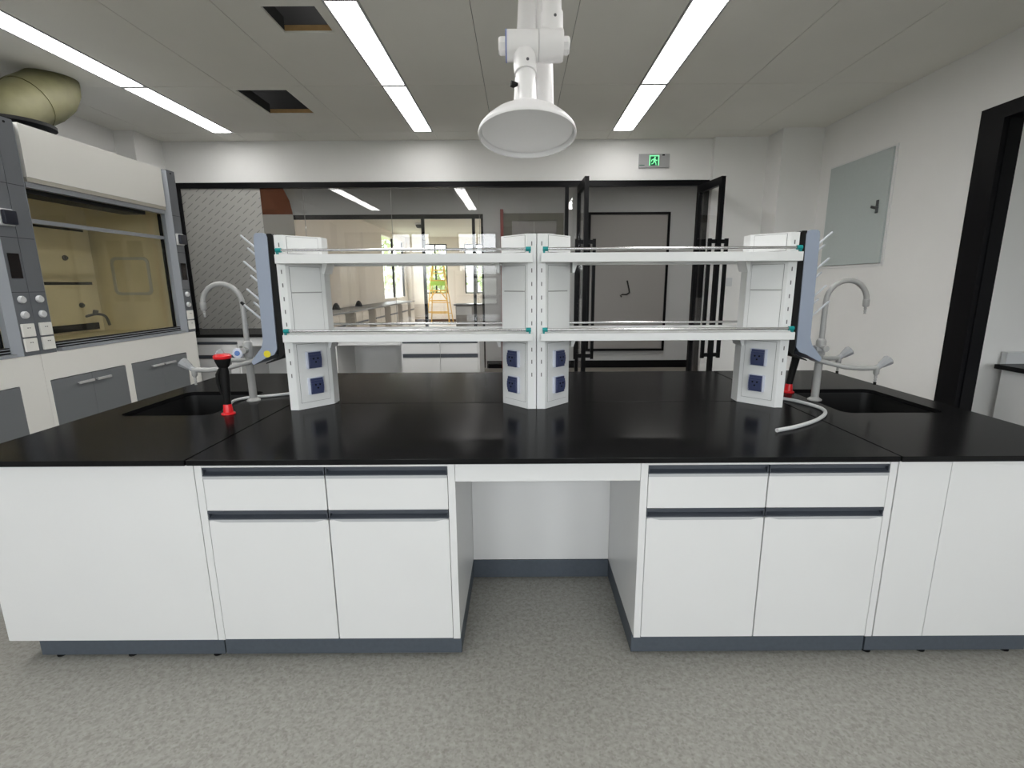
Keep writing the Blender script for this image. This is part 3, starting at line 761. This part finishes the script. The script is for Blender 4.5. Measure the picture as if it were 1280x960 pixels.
# ------------------------------------------------------------------ faucets
def faucet(bx, by, s, lab, tip):
    # s: direction of the gooseneck (towards the sink)
    t = root('lab_faucet', (bx, by, ZT), lab, 'faucet')
    Z = ZT + .0005
    MB().lathe([(0, 0), (.034, 0), (.034, .006), (.022, .014), (.0165, .02), (.0165, .03)], (bx, by, Z)).obj('base_flange', FAUCET, t)
    MB().tube([(bx, by, Z + .02), (bx, by, 1.16)], .019, 16).obj('column', FAUCET, t)
    MB().lathe([(.0165, 0), (.023, .004), (.024, .03), (.024, .075), (.018, .085), (.011, .09)], (bx, by, 1.09)).obj('collar', FAUCET, t)
    r = .103; cx = bx + s * r; zc = 1.37
    pts = [(bx, by, 1.16), (bx, by, 1.26), (bx, by, zc - .03)]
    for k in range(0, 15):
        a = math.pi * k / 14
        pts.append((cx - s * r * math.cos(a), by, zc + r * math.sin(a)))
    MB().tube(pts, .0132, 14).obj('gooseneck', FAUCET, t)
    ox = bx + s * 2 * r
    MB().lathe([(.011, .012), (.0155, .008), (.0155, -.022), (.012, -.028), (.006, -.03), (.0075, -.038), (.005, -.043), (.0072, -.05), (.0048, -.056), (.006, -.064), (0, -.064)], (ox, by, zc - .002), n=16).obj('outlet', FAUCET, t)
    # front index button
    v = MB().tube([(bx - s * 0, by - .02, 1.13), (bx, by - .05, 1.13)], .016, 14).obj('valve', FAUCET, t)
    if s < 0:
        kx = bx + s * .030
        ring = MB().lathe([(0, 0), (.024, 0), (.027, .004), (.027, .016), (.024, .02), (0, .02)], (kx, by - .034, 1.115), axis=(.1, -1, .12), n=20).obj('knob', SOCKW, t)
        MB().lathe([(0, 0), (.0135, 0), (.0135, .0025), (0, .0025)], (kx + .002, by - .054, 1.1175), axis=(.1, -1, .12), n=20).obj('index_disc', BLUE, ring)
    else:
        MB().lathe([(.011, .0), (.014, .01), (.0145, .02), (.0175, .024), (.027, .058), (.025, .064), (0, .066)], (bx - s * .01, by - .03, 1.115), axis=(-s, -.35, .15), n=8).obj('knob', FAUCETH, t, ang=.4)
    # two side arms with tapered valve heads
    def arm(path, head_dir, nm):
        a = MB().tube(path, .0125, 12).obj('side_arm', FAUCET, t)
        e = Vector(path[-1]); hd = Vector(head_dir).normalized()
        MB().lathe([(.011, -.012), (.014, 0), (.0145, .02), (.0175, .024), (.027, .066), (.025, .072), (0, .074)], e, axis=hd, n=8).obj('valve_head', FAUCETH, a, ang=.4)
        MB().lathe([(.0115, .012), (.0135, .0), (.0135, -.028), (.0085, -.036), (.006, -.04), (.0075, -.05), (.005, -.054), (.0072, -.062), (.0048, -.068), (.006, -.078), (0, -.078)], (e.x, e.y, e.z), n=14).obj('nozzle', FAUCET, a)
        if tip: MB().lathe([(0, 0), (.007, 0), (.007, -.014), (0, -.016)], (e.x, e.y, e.z - .072), n=10).obj('nozzle_cap', RUBBER, a)
    z1 = 1.065
    arm([(bx - s * .062, by - .02, z1 + .016), (bx - s * .045, by - .035, z1 + .010), (bx + s * .0, by - .05, z1 - .003), (bx + s * .08, by - .09, z1 - .022), (bx + s * .16, by - .10, z1 - .028), (bx + s * .235, by - .10, z1 - .026)], (s * .8, 0, .6), 'front')
    arm([(bx - s * .02, by + .03, z1 + .005), (bx + s * .08, by + .08, z1 - .005), (bx + s * .18, by + .12, z1 - .008)], (s * .8, 0, .6), 'rear')
    return t
faucet(-1.447, 2.612, -1, 'grey gooseneck laboratory faucet with a blue index button by the fume hood side sink', False)
faucet(1.567, 2.556, 1, 'grey gooseneck laboratory faucet with black nozzle caps by the doorway side sink', True)

# ------------------------------------------------------------------ eyewash sprays and hoses
def eyewash(bx, by, hx, hz, lab):
    t = root('eyewash_spray', (bx, by, ZT), lab, 'eyewash')
    Z = ZT + .0005
    MB().lathe([(0, 0), (.031, 0), (.031, .006), (.022, .010), (.019, .044), (.017, .05), (0, .05)], (bx, by, Z), n=22).obj('base_cone', RED, t)
    zz = hz - ZT
    MB().tube([(bx, by, Z + .045), (bx - (bx - hx) * .3, by, ZT + zz * .35), (hx, by, ZT + zz * .75), (hx, by, hz - .04)], [.017, .0185, .0215, .018], 14).obj('handle', RUBBER, t)
    MB().lathe([(.014, -.05), (.024, -.045), (.034, -.016), (.036, -.004), (0, -.004)], (hx, by, hz), n=24).obj('spray_head', RUBBER, t)
    MB().lathe([(.0, 0), (.038, 0), (.040, .004), (.039, .014), (.032, .02), (0, .022)], (hx, by, hz - .004), n=24).obj('dust_cap', RED, t)
    MB().tube([(hx - .012, by - .01, hz - .052), (hx - .027, by - .012, hz - .08), (hx - .028, by - .012, hz - .12), (hx - .018, by - .008, hz - .18)], [.007, .009, .009, .006], 8).obj('lever', RUBBER, t)
    return t
eyewash(-1.424, 2.335, -1.420, 1.128, 'red capped black eyewash spray in front of the fume hood side faucet')
eyewash(1.528, 2.745, 1.558, 1.165, 'red capped black eyewash spray half hidden behind the doorway side drying rack')
def smooth_path(p, n=6):
    p = [Vector(a) for a in p]; out = []
    for i in range(len(p) - 1):
        a, b, c, d = p[max(i - 1, 0)], p[i], p[i + 1], p[min(i + 2, len(p) - 1)]
        for k in range(n):
            t = k / n
            out.append(.5 * ((2 * b) + (c - a) * t + (2 * a - 5 * b + 4 * c - d) * t * t + (3 * b - a - 3 * c + d) * t ** 3))
    return out + [p[-1]]
hz = ZT + .0085
tag(MB().tube(smooth_path([(1.345, 2.62, hz), (1.43, 2.52, hz), (1.47, 2.41, hz), (1.475, 2.33, hz), (1.43, 2.24, hz), (1.32, 2.13, hz), (1.18, 2.035, hz), (1.074, 1.985, hz)]), .0085, 10).obj('rubber_hose', HOSE, origin=(1.3, 2.3, ZT)),
    'loose white rubber hose curling over the worktop beside the doorway side faucet', 'hose')
tag(MB().tube(smooth_path([(-1.20, 2.83, hz), (-1.30, 2.76, hz), (-1.40, 2.70, hz), (-1.50, 2.655, hz), (-1.535, 2.58, hz), (-1.50, 2.47, hz), (-1.47, 2.38, hz)]), .0075, 10).obj('rubber_hose', HOSE, origin=(-1.4, 2.6, ZT)),
    'white rubber hose leading to the eyewash spray by the fume hood side sink', 'hose')

# ------------------------------------------------------------------ exhaust arm above the bench
ex = root('fume_extractor', (.1, 2.4, 1.98), 'white jointed fume exhaust arm with a domed hood hanging over the bench', 'fume extractor')
hc = Vector((.035, 2.16, 2.062)); ha = Vector((.0, .20, .98)).normalized()
MB().lathe([(.190, -.012), (.197, -.012), (.199, -.004), (.195, .008), (.180, .027), (.150, .054), (.105, .082), (.06, .100), (.052, .11), (.046, .11), (.05, .097), (.10, .076), (.146, .049), (.172, .022), (.188, .003), (.190, -.012)], hc, axis=ha, n=48).obj('dome', ARM, ex)
MB().lathe([(0, .012), (.12, .010), (.183, .006)], hc, axis=ha, n=36).obj('dome_liner', ARM, ex)
top = hc + ha * .105
jl = Vector((.025, 2.27, 2.425))                     # joint axis centre, left housing
MB().tube([top - ha * .03, top + (jl - top) * .35, jl - Vector((0, .0, .02))], .040, 24).obj('stub_pipe', ARM, ex)
MB().lathe([(0, -.075), (.054, -.075), (.058, -.07), (.058, .055), (.054, .06), (0, .06)], jl, axis=(1, 0, 0), n=28).obj('joint_housing', ARM, ex)
MB().tube([jl + (top - jl) * .15, jl + (top - jl) * .46], [.0475, .0455], 24).obj('pipe_collar', ARM, ex)
MB().lathe([(0, .061), (.059, .061), (.061, .066), (.061, .15), (.056, .16), (0, .16)], jl, axis=(1, 0, 0), n=28).obj('joint_housing', ARM, ex)
MB().lathe([(0, -.105), (.030, -.105), (.036, -.098), (.036, -.077), (0, -.076)], jl, axis=(1, 0, 0), n=8).obj('tension_knob', ARM, ex, ang=.3)
MB().lathe([(0, .161), (.036, .161), (.036, .18), (.030, .186), (0, .186)], jl, axis=(1, 0, 0), n=8).obj('tension_knob', ARM, ex, ang=.3)
MB().lathe([(.0575, -.0765), (.0592, -.076), (.0592, -.071), (.0575, -.0705)], jl, axis=(1, 0, 0), n=28, close=True).obj('seal_ring', mat('blue_seal', (.2, .25, .5), .4), ex)
fr0 = jl + Vector((.115, .0, .02)); fr1 = Vector((.14, 2.36, 2.84))
MB().tube([fr0, fr1], .040, 24).obj('front_pipe', ARM, ex)
MB().tube([fr0, fr0 + (fr1 - fr0) * .27], [.0462, .0462], 24).obj('pipe_collar', ARM, ex)
MB().tube([(.020, 2.46, 2.16), (.055, 2.56, 2.84)], .047, 24).obj('rear_pipe', ARM, ex)
MB().tube([(.118, 2.47, 2.16), (.105, 2.57, 2.84)], .047, 24).obj('rear_pipe', ARM, ex)
MB().lathe([(0, -.09), (.06, -.09), (.064, -.085), (.064, .085), (.06, .09), (0, .09)], (.069, 2.46, 2.14), axis=(1, 0, 0), n=26).obj('joint_housing', ARM, ex)
MB().lathe([(0, -.14), (.068, -.14), (.072, -.135), (.072, .135), (.068, .14), (0, .14)], (.09, 2.47, 2.87), axis=(1, 0, 0), n=26).obj('joint_housing', ARM, ex)
MB().tube([(.09, 2.49, 2.88), (.09, 2.49, ZC - .012)], .055, 22).obj('drop_pipe', ARM, ex)
MB().lathe([(0, 0), (.13, 0), (.13, .01), (.0, .01)], (.09, 2.49, ZC - .0105), n=30).obj('ceiling_flange', ARM, ex)
kb = jl + (top - jl) * .66
MB().tube([kb + Vector((-.034, -.02, 0)), kb + Vector((-.05, -.024, -.002)), kb + Vector((-.062, -.028, 0))], [.006, .0125, .0115], 10).obj('clamp_screw', RUBBER, ex)
for p, d_ in ((jl + (top - jl) * .30 + Vector((0.01, -.046, .0)), (0, -1, 0)), (fr0 + (fr1 - fr0) * .2 + Vector((.01, -.044, 0)), (0, -1, 0))):
    MB().lathe([(0, 0), (.006, 0), (.006, .004), (0, .004)], p, axis=d_, n=10).obj('screw', mat('grey_screw', (.12, .12, .13), .4, metal=.6), ex)

# ------------------------------------------------------------------ fume hoods
HX = -3.10
def fume_hood(y0, lab):
    y1 = y0 + 1.558
    t = root('fume_hood', (-3.6, (y0 + y1) / 2, 1.035), lab, 'fume hood')
    zb, zt = 1.036, 2.465
    L = lambda a: y0 + a
    R = lambda a: y1 - a
    # shell
    mb = MB()
    mb.box(-4.08, -4.06, y0, y1, zb, zt - .02)
    mb.box(-4.06, -3.17, y0, y0 + .02, zb, zt - .02).box(-4.06, -3.17, y1 - .02, y1, zb, zt - .02)
    mb.box(-4.08, -3.16, y0, y1, zt - .02, zt)
    mb.obj('shell', HOODG, t, smooth=False)
    # liner
    ln = MB()
    ln.box(-3.90, -3.88, L(.105), R(.105), 1.06, 2.24).box(-3.88, -3.20, L(.085), L(.105), 1.06, 2.24).box(-3.88, -3.20, R(.105), R(.085), 1.06, 2.24)
    ln.box(-3.90, -3.20, L(.085), R(.085), 2.24, 2.26).box(-3.90, -3.20, L(.105), R(.105), 1.04, 1.06)
    ln.obj('liner', HOODI, t, smooth=False)
    for za, zc_ in ((1.14, 1.475), (1.50, 1.93)):
        B(-3.855, -3.845, L(.14), R(.16), za, zc_).obj('baffle', HOODI, t, smooth=False)
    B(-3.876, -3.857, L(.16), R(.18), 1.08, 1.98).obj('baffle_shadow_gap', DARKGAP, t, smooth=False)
    for y, z in ((L(1.13), 1.70), (L(1.21), 1.30), (L(.4), 1.70)):
        MB().lathe([(0, 0), (.022, 0), (.022, .01), (.014, .012), (.014, .022), (0, .022)], (-3.8445, y, z), axis=(1, 0, 0), n=16).obj('service_outlet', HOODG, t)
    fa = MB().tube(smooth_path([(-3.85, L(1.24), 1.20), (-3.76, L(1.25), 1.22), (-3.70, L(1.27), 1.20), (-3.69, L(1.29), 1.12)]), .011, 8)
    fa.lathe([(0, 0), (.02, 0), (.02, .04), (0, .04)], (-3.77, L(1.25), 1.215), axis=(.3, 0, 1), n=12); fa.obj('water_outlet', HOODG, t)
    # side window gasket on the far inner wall
    o_ = rrect(-3.72, -3.37, 1.38, 1.72, .05); i_ = rrect(-3.695, -3.395, 1.405, 1.695, .035)
    gk = MB(); ya, yb = R(.106) - .007, R(.106)
    n = len(o_)
    for k in range(n):
        k2 = (k + 1) % n; q = [o_[k], o_[k2], i_[k2], i_[k]]
        A = [gk.bm.verts.new((p[0], ya, p[1])) for p in q]; Bv = [gk.bm.verts.new((p[0], yb, p[1])) for p in q]
        gk.bm.faces.new(A[::-1]); gk.bm.faces.new((A[0], A[1], Bv[1], Bv[0])); gk.bm.faces.new((A[2], A[3], Bv[3], Bv[2]))
    bmesh.ops.remove_doubles(gk.bm, verts=gk.bm.verts[:], dist=1e-5); bmesh.ops.recalc_face_normals(gk.bm, faces=gk.bm.faces[:])
    gk.obj('window_gasket', GASKET, t)
    # pillars with bevelled inner side
    for s in (0, 1):
        Y = L if s == 0 else R
        p = MB().prism([(HX, Y(.0005)), (HX, Y(.108)), (-3.17, Y(.108)), (-3.17, Y(.0005))], 'z', zb, zt).obj('pillar', HOODG, t, smooth=False)
        MB().prism([(HX + .002, Y(.1085)), (-3.135, Y(.150)), (-3.17, Y(.150)), (-3.17, Y(.1085))], 'z', zb, zt - .01).obj('pillar_bevel', HOODL, p, smooth=False)
        ln2 = MB()
        for z in (1.43, 1.76, 2.08): ln2.box(HX, HX + .0006, Y(.002), Y(.106), z - .0015, z + .0015)
        ln2.obj('pillar_seam', DARKGAP, p, smooth=False)
        MB().lathe([(0, 0), (.007, 0), (.007, .003), (0, .003)], (HX, Y(.055), zt - .025), axis=(1, 0, 0), n=10).obj('screw', RUBBER, p)
        yc = (Y(.03) + Y(.085)) / 2
        for z in (1.385, 1.29):
            MB().lathe([(0, .018), (.019, .017), (.0235, .010), (.0235, 0), (0, 0)], (HX + .0003, yc, z), axis=(1, 0, 0), n=20).obj('knob', PLATE, p)
        for z in (1.195, 1.103):
            sp_ = B(HX + .0003, HX + .014, yc - .041, yc + .041, z - .041, z + .041, bev=.004).obj('socket_plate', HOODW, p)
            B(HX + .0142, HX + .0150, yc - .010, yc - .003, z + .012, z + .017).box(HX + .0142, HX + .0150, yc + .003, yc + .010, z + .012, z + .017).obj('socket_slot', DARKGAP, sp_, smooth=False)
        if s == 1:
            sk = B(HX + .0003, HX + .018, yc - .045, yc + .045, 1.825, 1.925, bev=.004).obj('power_socket', PLATE, p)
            B(HX + .015, HX + .042, yc - .036, yc + .046, 1.833, 1.917, bev=.008).obj('socket_cover', COVER, sk)
            B(HX + .0003, HX + .005, yc - .03, yc + .04, 1.515, 1.665, bev=.001).obj('control_display', SCREEN, p)
    # white fascia, lip and bar
    B(-3.16, -3.112, L(.1515), R(.1515), 2.145, zt - .0005, bev=.002).obj('fascia', HOODW, t)
    B(-3.16, -3.116, L(.1515), R(.1515), 2.118, 2.1445).obj('fascia_lip', mat('beige_lip', (.5, .48, .42), .5), t, smooth=False)
    B(-3.17, -3.13, L(.1515), R(.1515), 2.085, 2.1175).obj('head_bar', HOODL, t, smooth=False)
    B(-3.36, -3.175, L(.11), R(.33), 2.056, 2.0845).obj('dark_head_box', RUBBER, t, smooth=False)  # plain dark box filling the black gap behind the head bar
    # sash
    for s in (0, 1):
        Y = L if s == 0 else R
        B(-3.19, -3.172, Y(.151), Y(.172), 1.095, 2.084).obj('sash_track', RUBBER, t, smooth=False)
    B(-3.186, -3.178, L(.173), R(.173), 1.10, 1.868).obj('sash_pane', HGLASS, t, smooth=False)
    B(-3.196, -3.188, L(.173), R(.173), 1.897, 2.084).obj('sash_pane', HGLASS, t, smooth=False)
    B(-3.20, -3.165, L(.1505), R(.1505), 1.869, 1.896).obj('sash_bar', HOODL, t, smooth=False)
    # sill with dark grooves
    B(-3.20, -3.098, L(.1515), R(.1515), 1.037, 1.056).obj('sill', HOODL, t, smooth=False)
    B(-3.20, -3.138, L(.1515), R(.1515), 1.0565, 1.094).obj('sill_groove', RUBBER, t, smooth=False)
    B(-3.1375, -3.128, L(.1515), R(.1515), 1.066, 1.071).obj('sill_rib', HOODL, t, smooth=False)
    B(-3.1375, -3.132, L(.1515), R(.1515), 1.083, 1.088).obj('sill_rib', HOODL, t, smooth=False)
    # base cabinet under the hood
    return t
def hood_base(y0, lab):
    y1 = y0 + 1.558
    t = root('hood_base_cabinet', (-3.6, (y0 + y1) / 2, 0), lab, 'cabinet')
    B(-4.08, -3.125, y0, y1, .0, 1.035).obj('carcass', WHITE, t, smooth=False)
    fr = MB().box(-3.1245, HX - .004, y0 + .0005, y1 - .0005, .858, 1.0345)
    for a, b in ((0.0005, .03), (.66, .725), (1.385, 1.5575)): fr.box(-3.1245, HX - .004, y0 + a, y0 + b, .10, .858)
    fr.obj('face_frame', HOODW, t, smooth=False)
    for a, b, h in ((.032, .345, 1), (.347, .658, -1), (.727, 1.055, 1), (1.057, 1.383, -1)):
        d = B(-3.1245, HX, y0 + a, y0 + b, .11, .853, bev=.001).obj('door', DOORG, t)
        yc = y0 + (b - .075 if h > 0 else a + .075)
        hb = MB().obox((HX + .024, yc, .803), (.006, 0, 0), (0, .062, 0), (0, 0, .009), bev=.003)
        hb.box(HX - .0005, HX + .022, yc - .05, yc - .042, .799, .807).box(HX - .0005, HX + .022, yc + .042, yc + .05, .799, .807)
        hb.obj('handle', ALU, d)
    B(-4.0, -3.15, y0 + .002, y1 - .002, .0, .099).obj('kickboard', KICK, t, smooth=False)
    return t
fume_hood(3.175, 'grey and white fume hood under the olive duct, nearest the glass partition')
fume_hood(1.615, 'grey and white fume hood adjoining the other hood on its far side from the partition')
hood_base(3.175, 'white base cabinet with grey doors under the fume hood nearest the glass partition')
hood_base(1.615, 'white base cabinet with grey doors under the fume hood farther from the glass partition')

# olive duct from the hood up through the ceiling
du = root('exhaust_duct', (-3.62, 3.85, 2.466), 'olive fibreglass exhaust duct bending from the fume hood to the ceiling', 'duct')
MB().lathe([(0, 0), (.17, 0), (.17, .10), (.23, .10), (.23, .122), (.18, .124), (0, .124)], (-3.54, 3.76, 2.467), n=32).obj('flange', RUBBER, du)
MB().tube([(-3.54, 3.745, 2.592), (-3.54, 3.745, 2.61), (-3.54, 3.775, 2.66), (-3.545, 3.86, 2.73), (-3.55, 3.95, 2.79)], [.162, .164, .167, .168, .17], 28).obj('lower_bend', DUCT, du)
MB().tube([(-3.55, 3.90, 2.76), (-3.55, 4.02, 2.835), (-3.55, 4.10, 2.90), (-3.55, 4.14, 2.96), (-3.55, 4.14, 2.99), (-3.55, 4.14, ZC - .001)], [.176, .178, .176, .170, .168, .166], 28).obj('upper_bend', DUCT, du)

# ------------------------------------------------------------------ bench along the glass partition
bt = B(-3.92, -.40, 5.135, 5.865, .93, .962, bev=.003).obj('wall_worktop', SLAB, origin=(-2.1, 5.5, .93))
tag(bt, 'long black worktop of the bench along the glass partition', 'worktop')
def wall_unit(x0, x1, doors, lab):
    t = root('wall_bench_cabinet', ((x0 + x1) / 2, 5.5, 0), lab, 'cabinet')
    B(x0, x1, 5.172, 5.86, .1, .929).obj('carcass', WHITE, t, smooth=False)
    B(x0 + .01, x1 - .01, 5.22, 5.84, .0, .099).obj('kickboard', KICK, t, smooth=False)
    wd = (x1 - x0 - .03) / doors
    for k in range(doors):
        a, b = x0 + .015 + wd * k + .003, x0 + .015 + wd * (k + 1) - .003
        d = B(a, b, 5.152, 5.1715, .747, .853, bev=.001).obj('drawer', WHITE, t)
        B(a, b, 5.154, 5.1715, .856, .882).obj('handle', HANDLE, d, smooth=False)
        d = B(a, b, 5.152, 5.1715, .11, .70, bev=.001).obj('door', WHITE, t)
        B(a, b, 5.154, 5.1715, .706, .742).obj('handle', HANDLE, d, smooth=False)
    return t
wall_unit(-3.80, -2.95, 2, 'white drawer cabinet under the partition bench in front of the dashed film')
wall_unit(-2.40, -1.93, 1, 'narrow white drawer cabinet under the partition bench between two knee spaces')
wall_unit(-1.25, -.425, 2, 'white two-door drawer cabinet at the open end of the partition bench')
for x0, x1, lab in ((-2.948, -2.402, 'white apron and panel of the knee space beside the dashed film'), (-1.928, -1.252, 'white apron and panel of the knee space beside the two-door drawer cabinet')):
    t = root('knee_space_panel', ((x0 + x1) / 2, 5.5, 0), lab, 'panel')
    B(x0, x1, 5.16, 5.178, .838, .929).obj('apron', WHITE, t, smooth=False)
    B(x0, x1, 5.72, 5.738, .1, .929).obj('back_panel', WHITE, t, smooth=False)
    B(x0, x1, 5.715, 5.742, 0, .099).obj('kickboard', KICK, t, smooth=False)

# ------------------------------------------------------------------ exit sign, electrical box, switch
es = root('exit_sign', (1.5, 5.855, 2.715), 'small silver emergency exit sign with a green running figure', 'exit sign')
B(1.328, 1.668, 5.838, 5.8595, 2.715, 2.858, bev=.003).obj('body', SIGN, es)
pc = (1.497, 2.790)
yf = 5.8375
def flat(polys, y, th=.0008):
    mb = MB()
    for p in polys: mb.prism(p, 'y', y - th, y)
    return mb
U = lambda pts: [(pc[0] + a * .0535, pc[1] + b * .0535) for a, b in pts]
flat([U([(-1, -1), (1, -1), (1, 1), (-1, 1)])], yf).obj('pictogram_field', GREEND, es, smooth=False)
fr_ = [U([(-1, -1), (-.8, -1), (-.8, .95), (-1, .95)]), U([(.8, -1), (1, -1), (1, .95), (.8, .95)]), U([(-1, .78), (1, .78), (1, .98), (-1, .98)])]
man = [U([(math.cos(k * math.pi / 5) * .17 + .14, math.sin(k * math.pi / 5) * .17 + .52) for k in range(10)]),
       U([(-.2, .32), (.2, .36), (.28, .0), (.1, -.22), (-.16, -.16)]), U([(-.2, .32), (-.56, .10), (-.5, -.02), (-.1, .16)]),
       U([(-.56, .12), (-.66, -.2), (-.52, -.24), (-.42, .02)]), U([(.2, .32), (.46, .02), (.62, .14), (.68, .04), (.46, -.16), (.14, .1)]),
       U([(-.1, -.1), (.12, -.18), (-.06, -.52), (-.2, -.46)]), U([(-.2, -.46), (-.06, -.54), (-.5, -.78), (-.56, -.66)]),
       U([(.04, -.18), (.24, -.1), (.44, -.5), (.28, -.54)]), U([(.28, -.5), (.44, -.5), (.5, -.92), (.36, -.94)])]
flat(fr_ + man, yf - .001).obj('running_figure', GREEN, es, smooth=False)
flat([[(1.335, 2.737), (1.392, 2.737), (1.392, 2.744), (1.335, 2.744)]], yf).obj('printed_line', GREEND, es, smooth=False)
flat([[(1.585, 2.838), (1.612, 2.838), (1.612, 2.852), (1.585, 2.852)]], yf).obj('test_button', RUBBER, es, smooth=False)

eb = root('electrical_box', (XR, 4.84, 1.615), 'grey green steel electrical box recessed in the white wall', 'electrical box')
fr = MB().box(XR - .008, XR - .0003, 4.385, 4.41, 1.595, 2.585).box(XR - .008, XR - .0003, 5.265, 5.285, 1.595, 2.585)
fr.box(XR - .008, XR - .0003, 4.41, 5.265, 1.595, 1.62).box(XR - .008, XR - .0003, 4.41, 5.265, 2.57, 2.585)
fr.obj('frame', WHITE, eb, smooth=False)
B(XR - .022, XR - .0003, 4.413, 5.262, 1.624, 2.567, bev=.003).obj('door', PANELG, eb)
lk = MB().box(XR - .03, XR - .022, 4.505, 4.535, 2.05, 2.16, bev=.003)
lk.obox((XR - .034, 4.54, 2.10), (.004, 0, 0), (0, .045, .012), (0, -.003, .011)); lk.obj('latch', mat('dark_latch', (.08, .085, .09), .35, metal=.6), eb)
sw = root('wall_switch', (2.385, 5.79, 1.42), 'pale grey wall switch plate on the white wall beside the open glass door', 'switch')
B(2.335, 2.44, 5.778, 5.7895, 1.42, 1.515, bev=.003).obj('plate', PLATE, sw)
B(2.36, 2.415, 5.775, 5.7785, 1.435, 1.50, bev=.001).obj('rocker', PLATE, sw)

# ------------------------------------------------------------------ far laboratory contents
fb = root('far_bench', (-3.95, 13, 0), 'long grey topped white bench with drawers along the far laboratory wall', 'bench')
B(-4.34, -3.6, 9.6, 17.2, .87, .905).obj('worktop', mat('grey_worktop', (.12, .12, .12), .4), fb, smooth=False)
B(-4.34, -4.0, 9.6, 17.2, 0.05, .86).obj('back_panel', mat('grey_knee_panel', (.16, .16, .16), .6), fb, smooth=False)
for a, b in ((9.6, 10.35), (11.0, 11.95), (12.55, 13.4), (14.0, 14.85), (15.4, 16.2), (16.6, 17.2)):
    c_ = B(-4.0, -3.64, a, b, .05, .87).obj('cabinet', LABW, fb, smooth=False)
    m_ = (a + b) / 2
    for p, q in ((a + .02, m_ - .01), (m_ + .01, b - .02)):
        B(-3.6395, -3.62, p, q, .66, .84).obj('drawer', LABW, c_, smooth=False)
        B(-3.6395, -3.625, p, q, .60, .64).obj('handle', HANDLE, c_, smooth=False)
        B(-3.6395, -3.62, p, q, .10, .58).obj('door', LABW, c_, smooth=False)
for y, nm in ((11.3, 'nearest the corridor'), (12.9, 'farther from the corridor')):
    t = root('bench_tap', (-4.15, y, .905), 'small dark bench fitting on the far laboratory bench ' + nm, 'tap')
    MB().lathe([(0, 0), (.09, 0), (.09, .02), (.06, .1), (.03, .14), (0, .15)], (-4.15, y, .9055), n=14).obj('body', RUBBER, t)
dk = root('far_desk', (-1.6, 14.5, 0), 'grey sided desk standing in the far laboratory beyond the ladder', 'desk')
B(-1.85, -.6, 14.0, 14.7, .86, .9).obj('top', mat('grey_worktop', 0), dk, smooth=False)
B(-1.8, -.65, 14.05, 14.65, .02, .86).obj('body', GREYB, dk, smooth=False)
B(-1.78, -1.35, 14.03, 14.049, .60, .83).obj('drawer', PLATE, dk, smooth=False)
ld = root('step_ladder', (-2.98, 18.6, 0), 'tall yellow step ladder standing before the far laboratory window', 'ladder')
yl0, yl1 = 18.15, 19.2
def lp(s, z, front=True):
    k = z / 2.15
    return Vector((-2.985 + s * (.42 * (1 - k) + .20 * k), yl0 + .45 * k if front else yl1 - .5 * k, z))
for s in (-1, 1):
    MB().tube([lp(s, .0), lp(s, 2.15)], .024, 6).obj('side_rail', LADY, ld)
    MB().tube([lp(s, .0, False), lp(s, 2.1, False)], .018, 6).obj('rear_leg', LADY, ld)
    MB().lathe([(0, 0), (.06, 0), (.06, .1), (0, .1)], lp(s, 0) + Vector((0, -.03, .001)), n=8).obj('foot', LADY, ld)
for z in (.45, .86, 1.22, 1.58, 1.95):
    a, b = lp(-1, z), lp(1, z)
    MB().obox((a + b) / 2, ((b - a).x / 2, 0, 0), (0, .05, 0), (0, 0, .022)).obj('step', LADY, ld, smooth=False)
    MB().tube([lp(-1, z - .1, False), lp(1, z - .1, False)], .015, 6).obj('rear_brace', LADY, ld)
for s in (-1, 1):
    MB().tube([lp(s, .88), Vector((-2.985 + s * .08, yl0 + .25, 1.2))], .022, 6).obj('diagonal_brace', LADY, ld)
B(-3.25, -2.72, 18.38, 18.58, 1.40, 1.56).obj('tray', LADG, ld, smooth=False)

# trees outside the far windows
def tree(x, y, r, h, lab):
    t = root('tree', (x, y, -.5), lab, 'tree', 'trees outside the far windows')
    MB().tube([(x, y, -.5), (x + .1, y, h * .5), (x - .1, y, h)], [.22, .16, .06], 8).obj('trunk', BARK, t)
    mb = MB(); rnd = random.Random(int(x * 10))
    for k in range(520):
        while True:
            p = Vector((rnd.uniform(-1, 1), rnd.uniform(-1, 1), rnd.uniform(-1, 1)))
            if .35 < p.length < 1: break
        c = Vector((x + p.x * r, y + p.y * r, h * .62 + p.z * h * .5))
        a = Vector((rnd.uniform(-1, 1), rnd.uniform(-1, 1), rnd.uniform(-1, 1))).normalized() * rnd.uniform(.12, .3)
        b = a.orthogonal().normalized() * rnd.uniform(.1, .2)
        mb.bm.faces.new([mb.bm.verts.new(c + q) for q in (a, b, -a, -b)])
    mb.obj('foliage', LEAF, t, smooth=False)
for x, y, r, h in ((-9.5, 33, 2.4, 5.0), (-5.6, 38, 1.8, 3.6), (-1.6, 36, 1.6, 3.4), (3.5, 36, 3, 5.5)):
    tree(x, y, r, h, 'leafy green tree outside the far laboratory windows')
dm = root('ceiling_camera', (-2.9, 15.0, 3.05), 'small dark dome camera on the far laboratory ceiling', 'camera')
MB().lathe([(0, 0), (.13, 0), (.13, -.05), (0, -.05)], (-2.9, 15.0, 3.1995), n=18).obj('mount', PLATE, dm)
MB().lathe([(.11, -.05), (.105, -.09), (.07, -.135), (0, -.15)], (-2.9, 15.0, 3.199), n=18).obj('dome', RUBBER, dm)
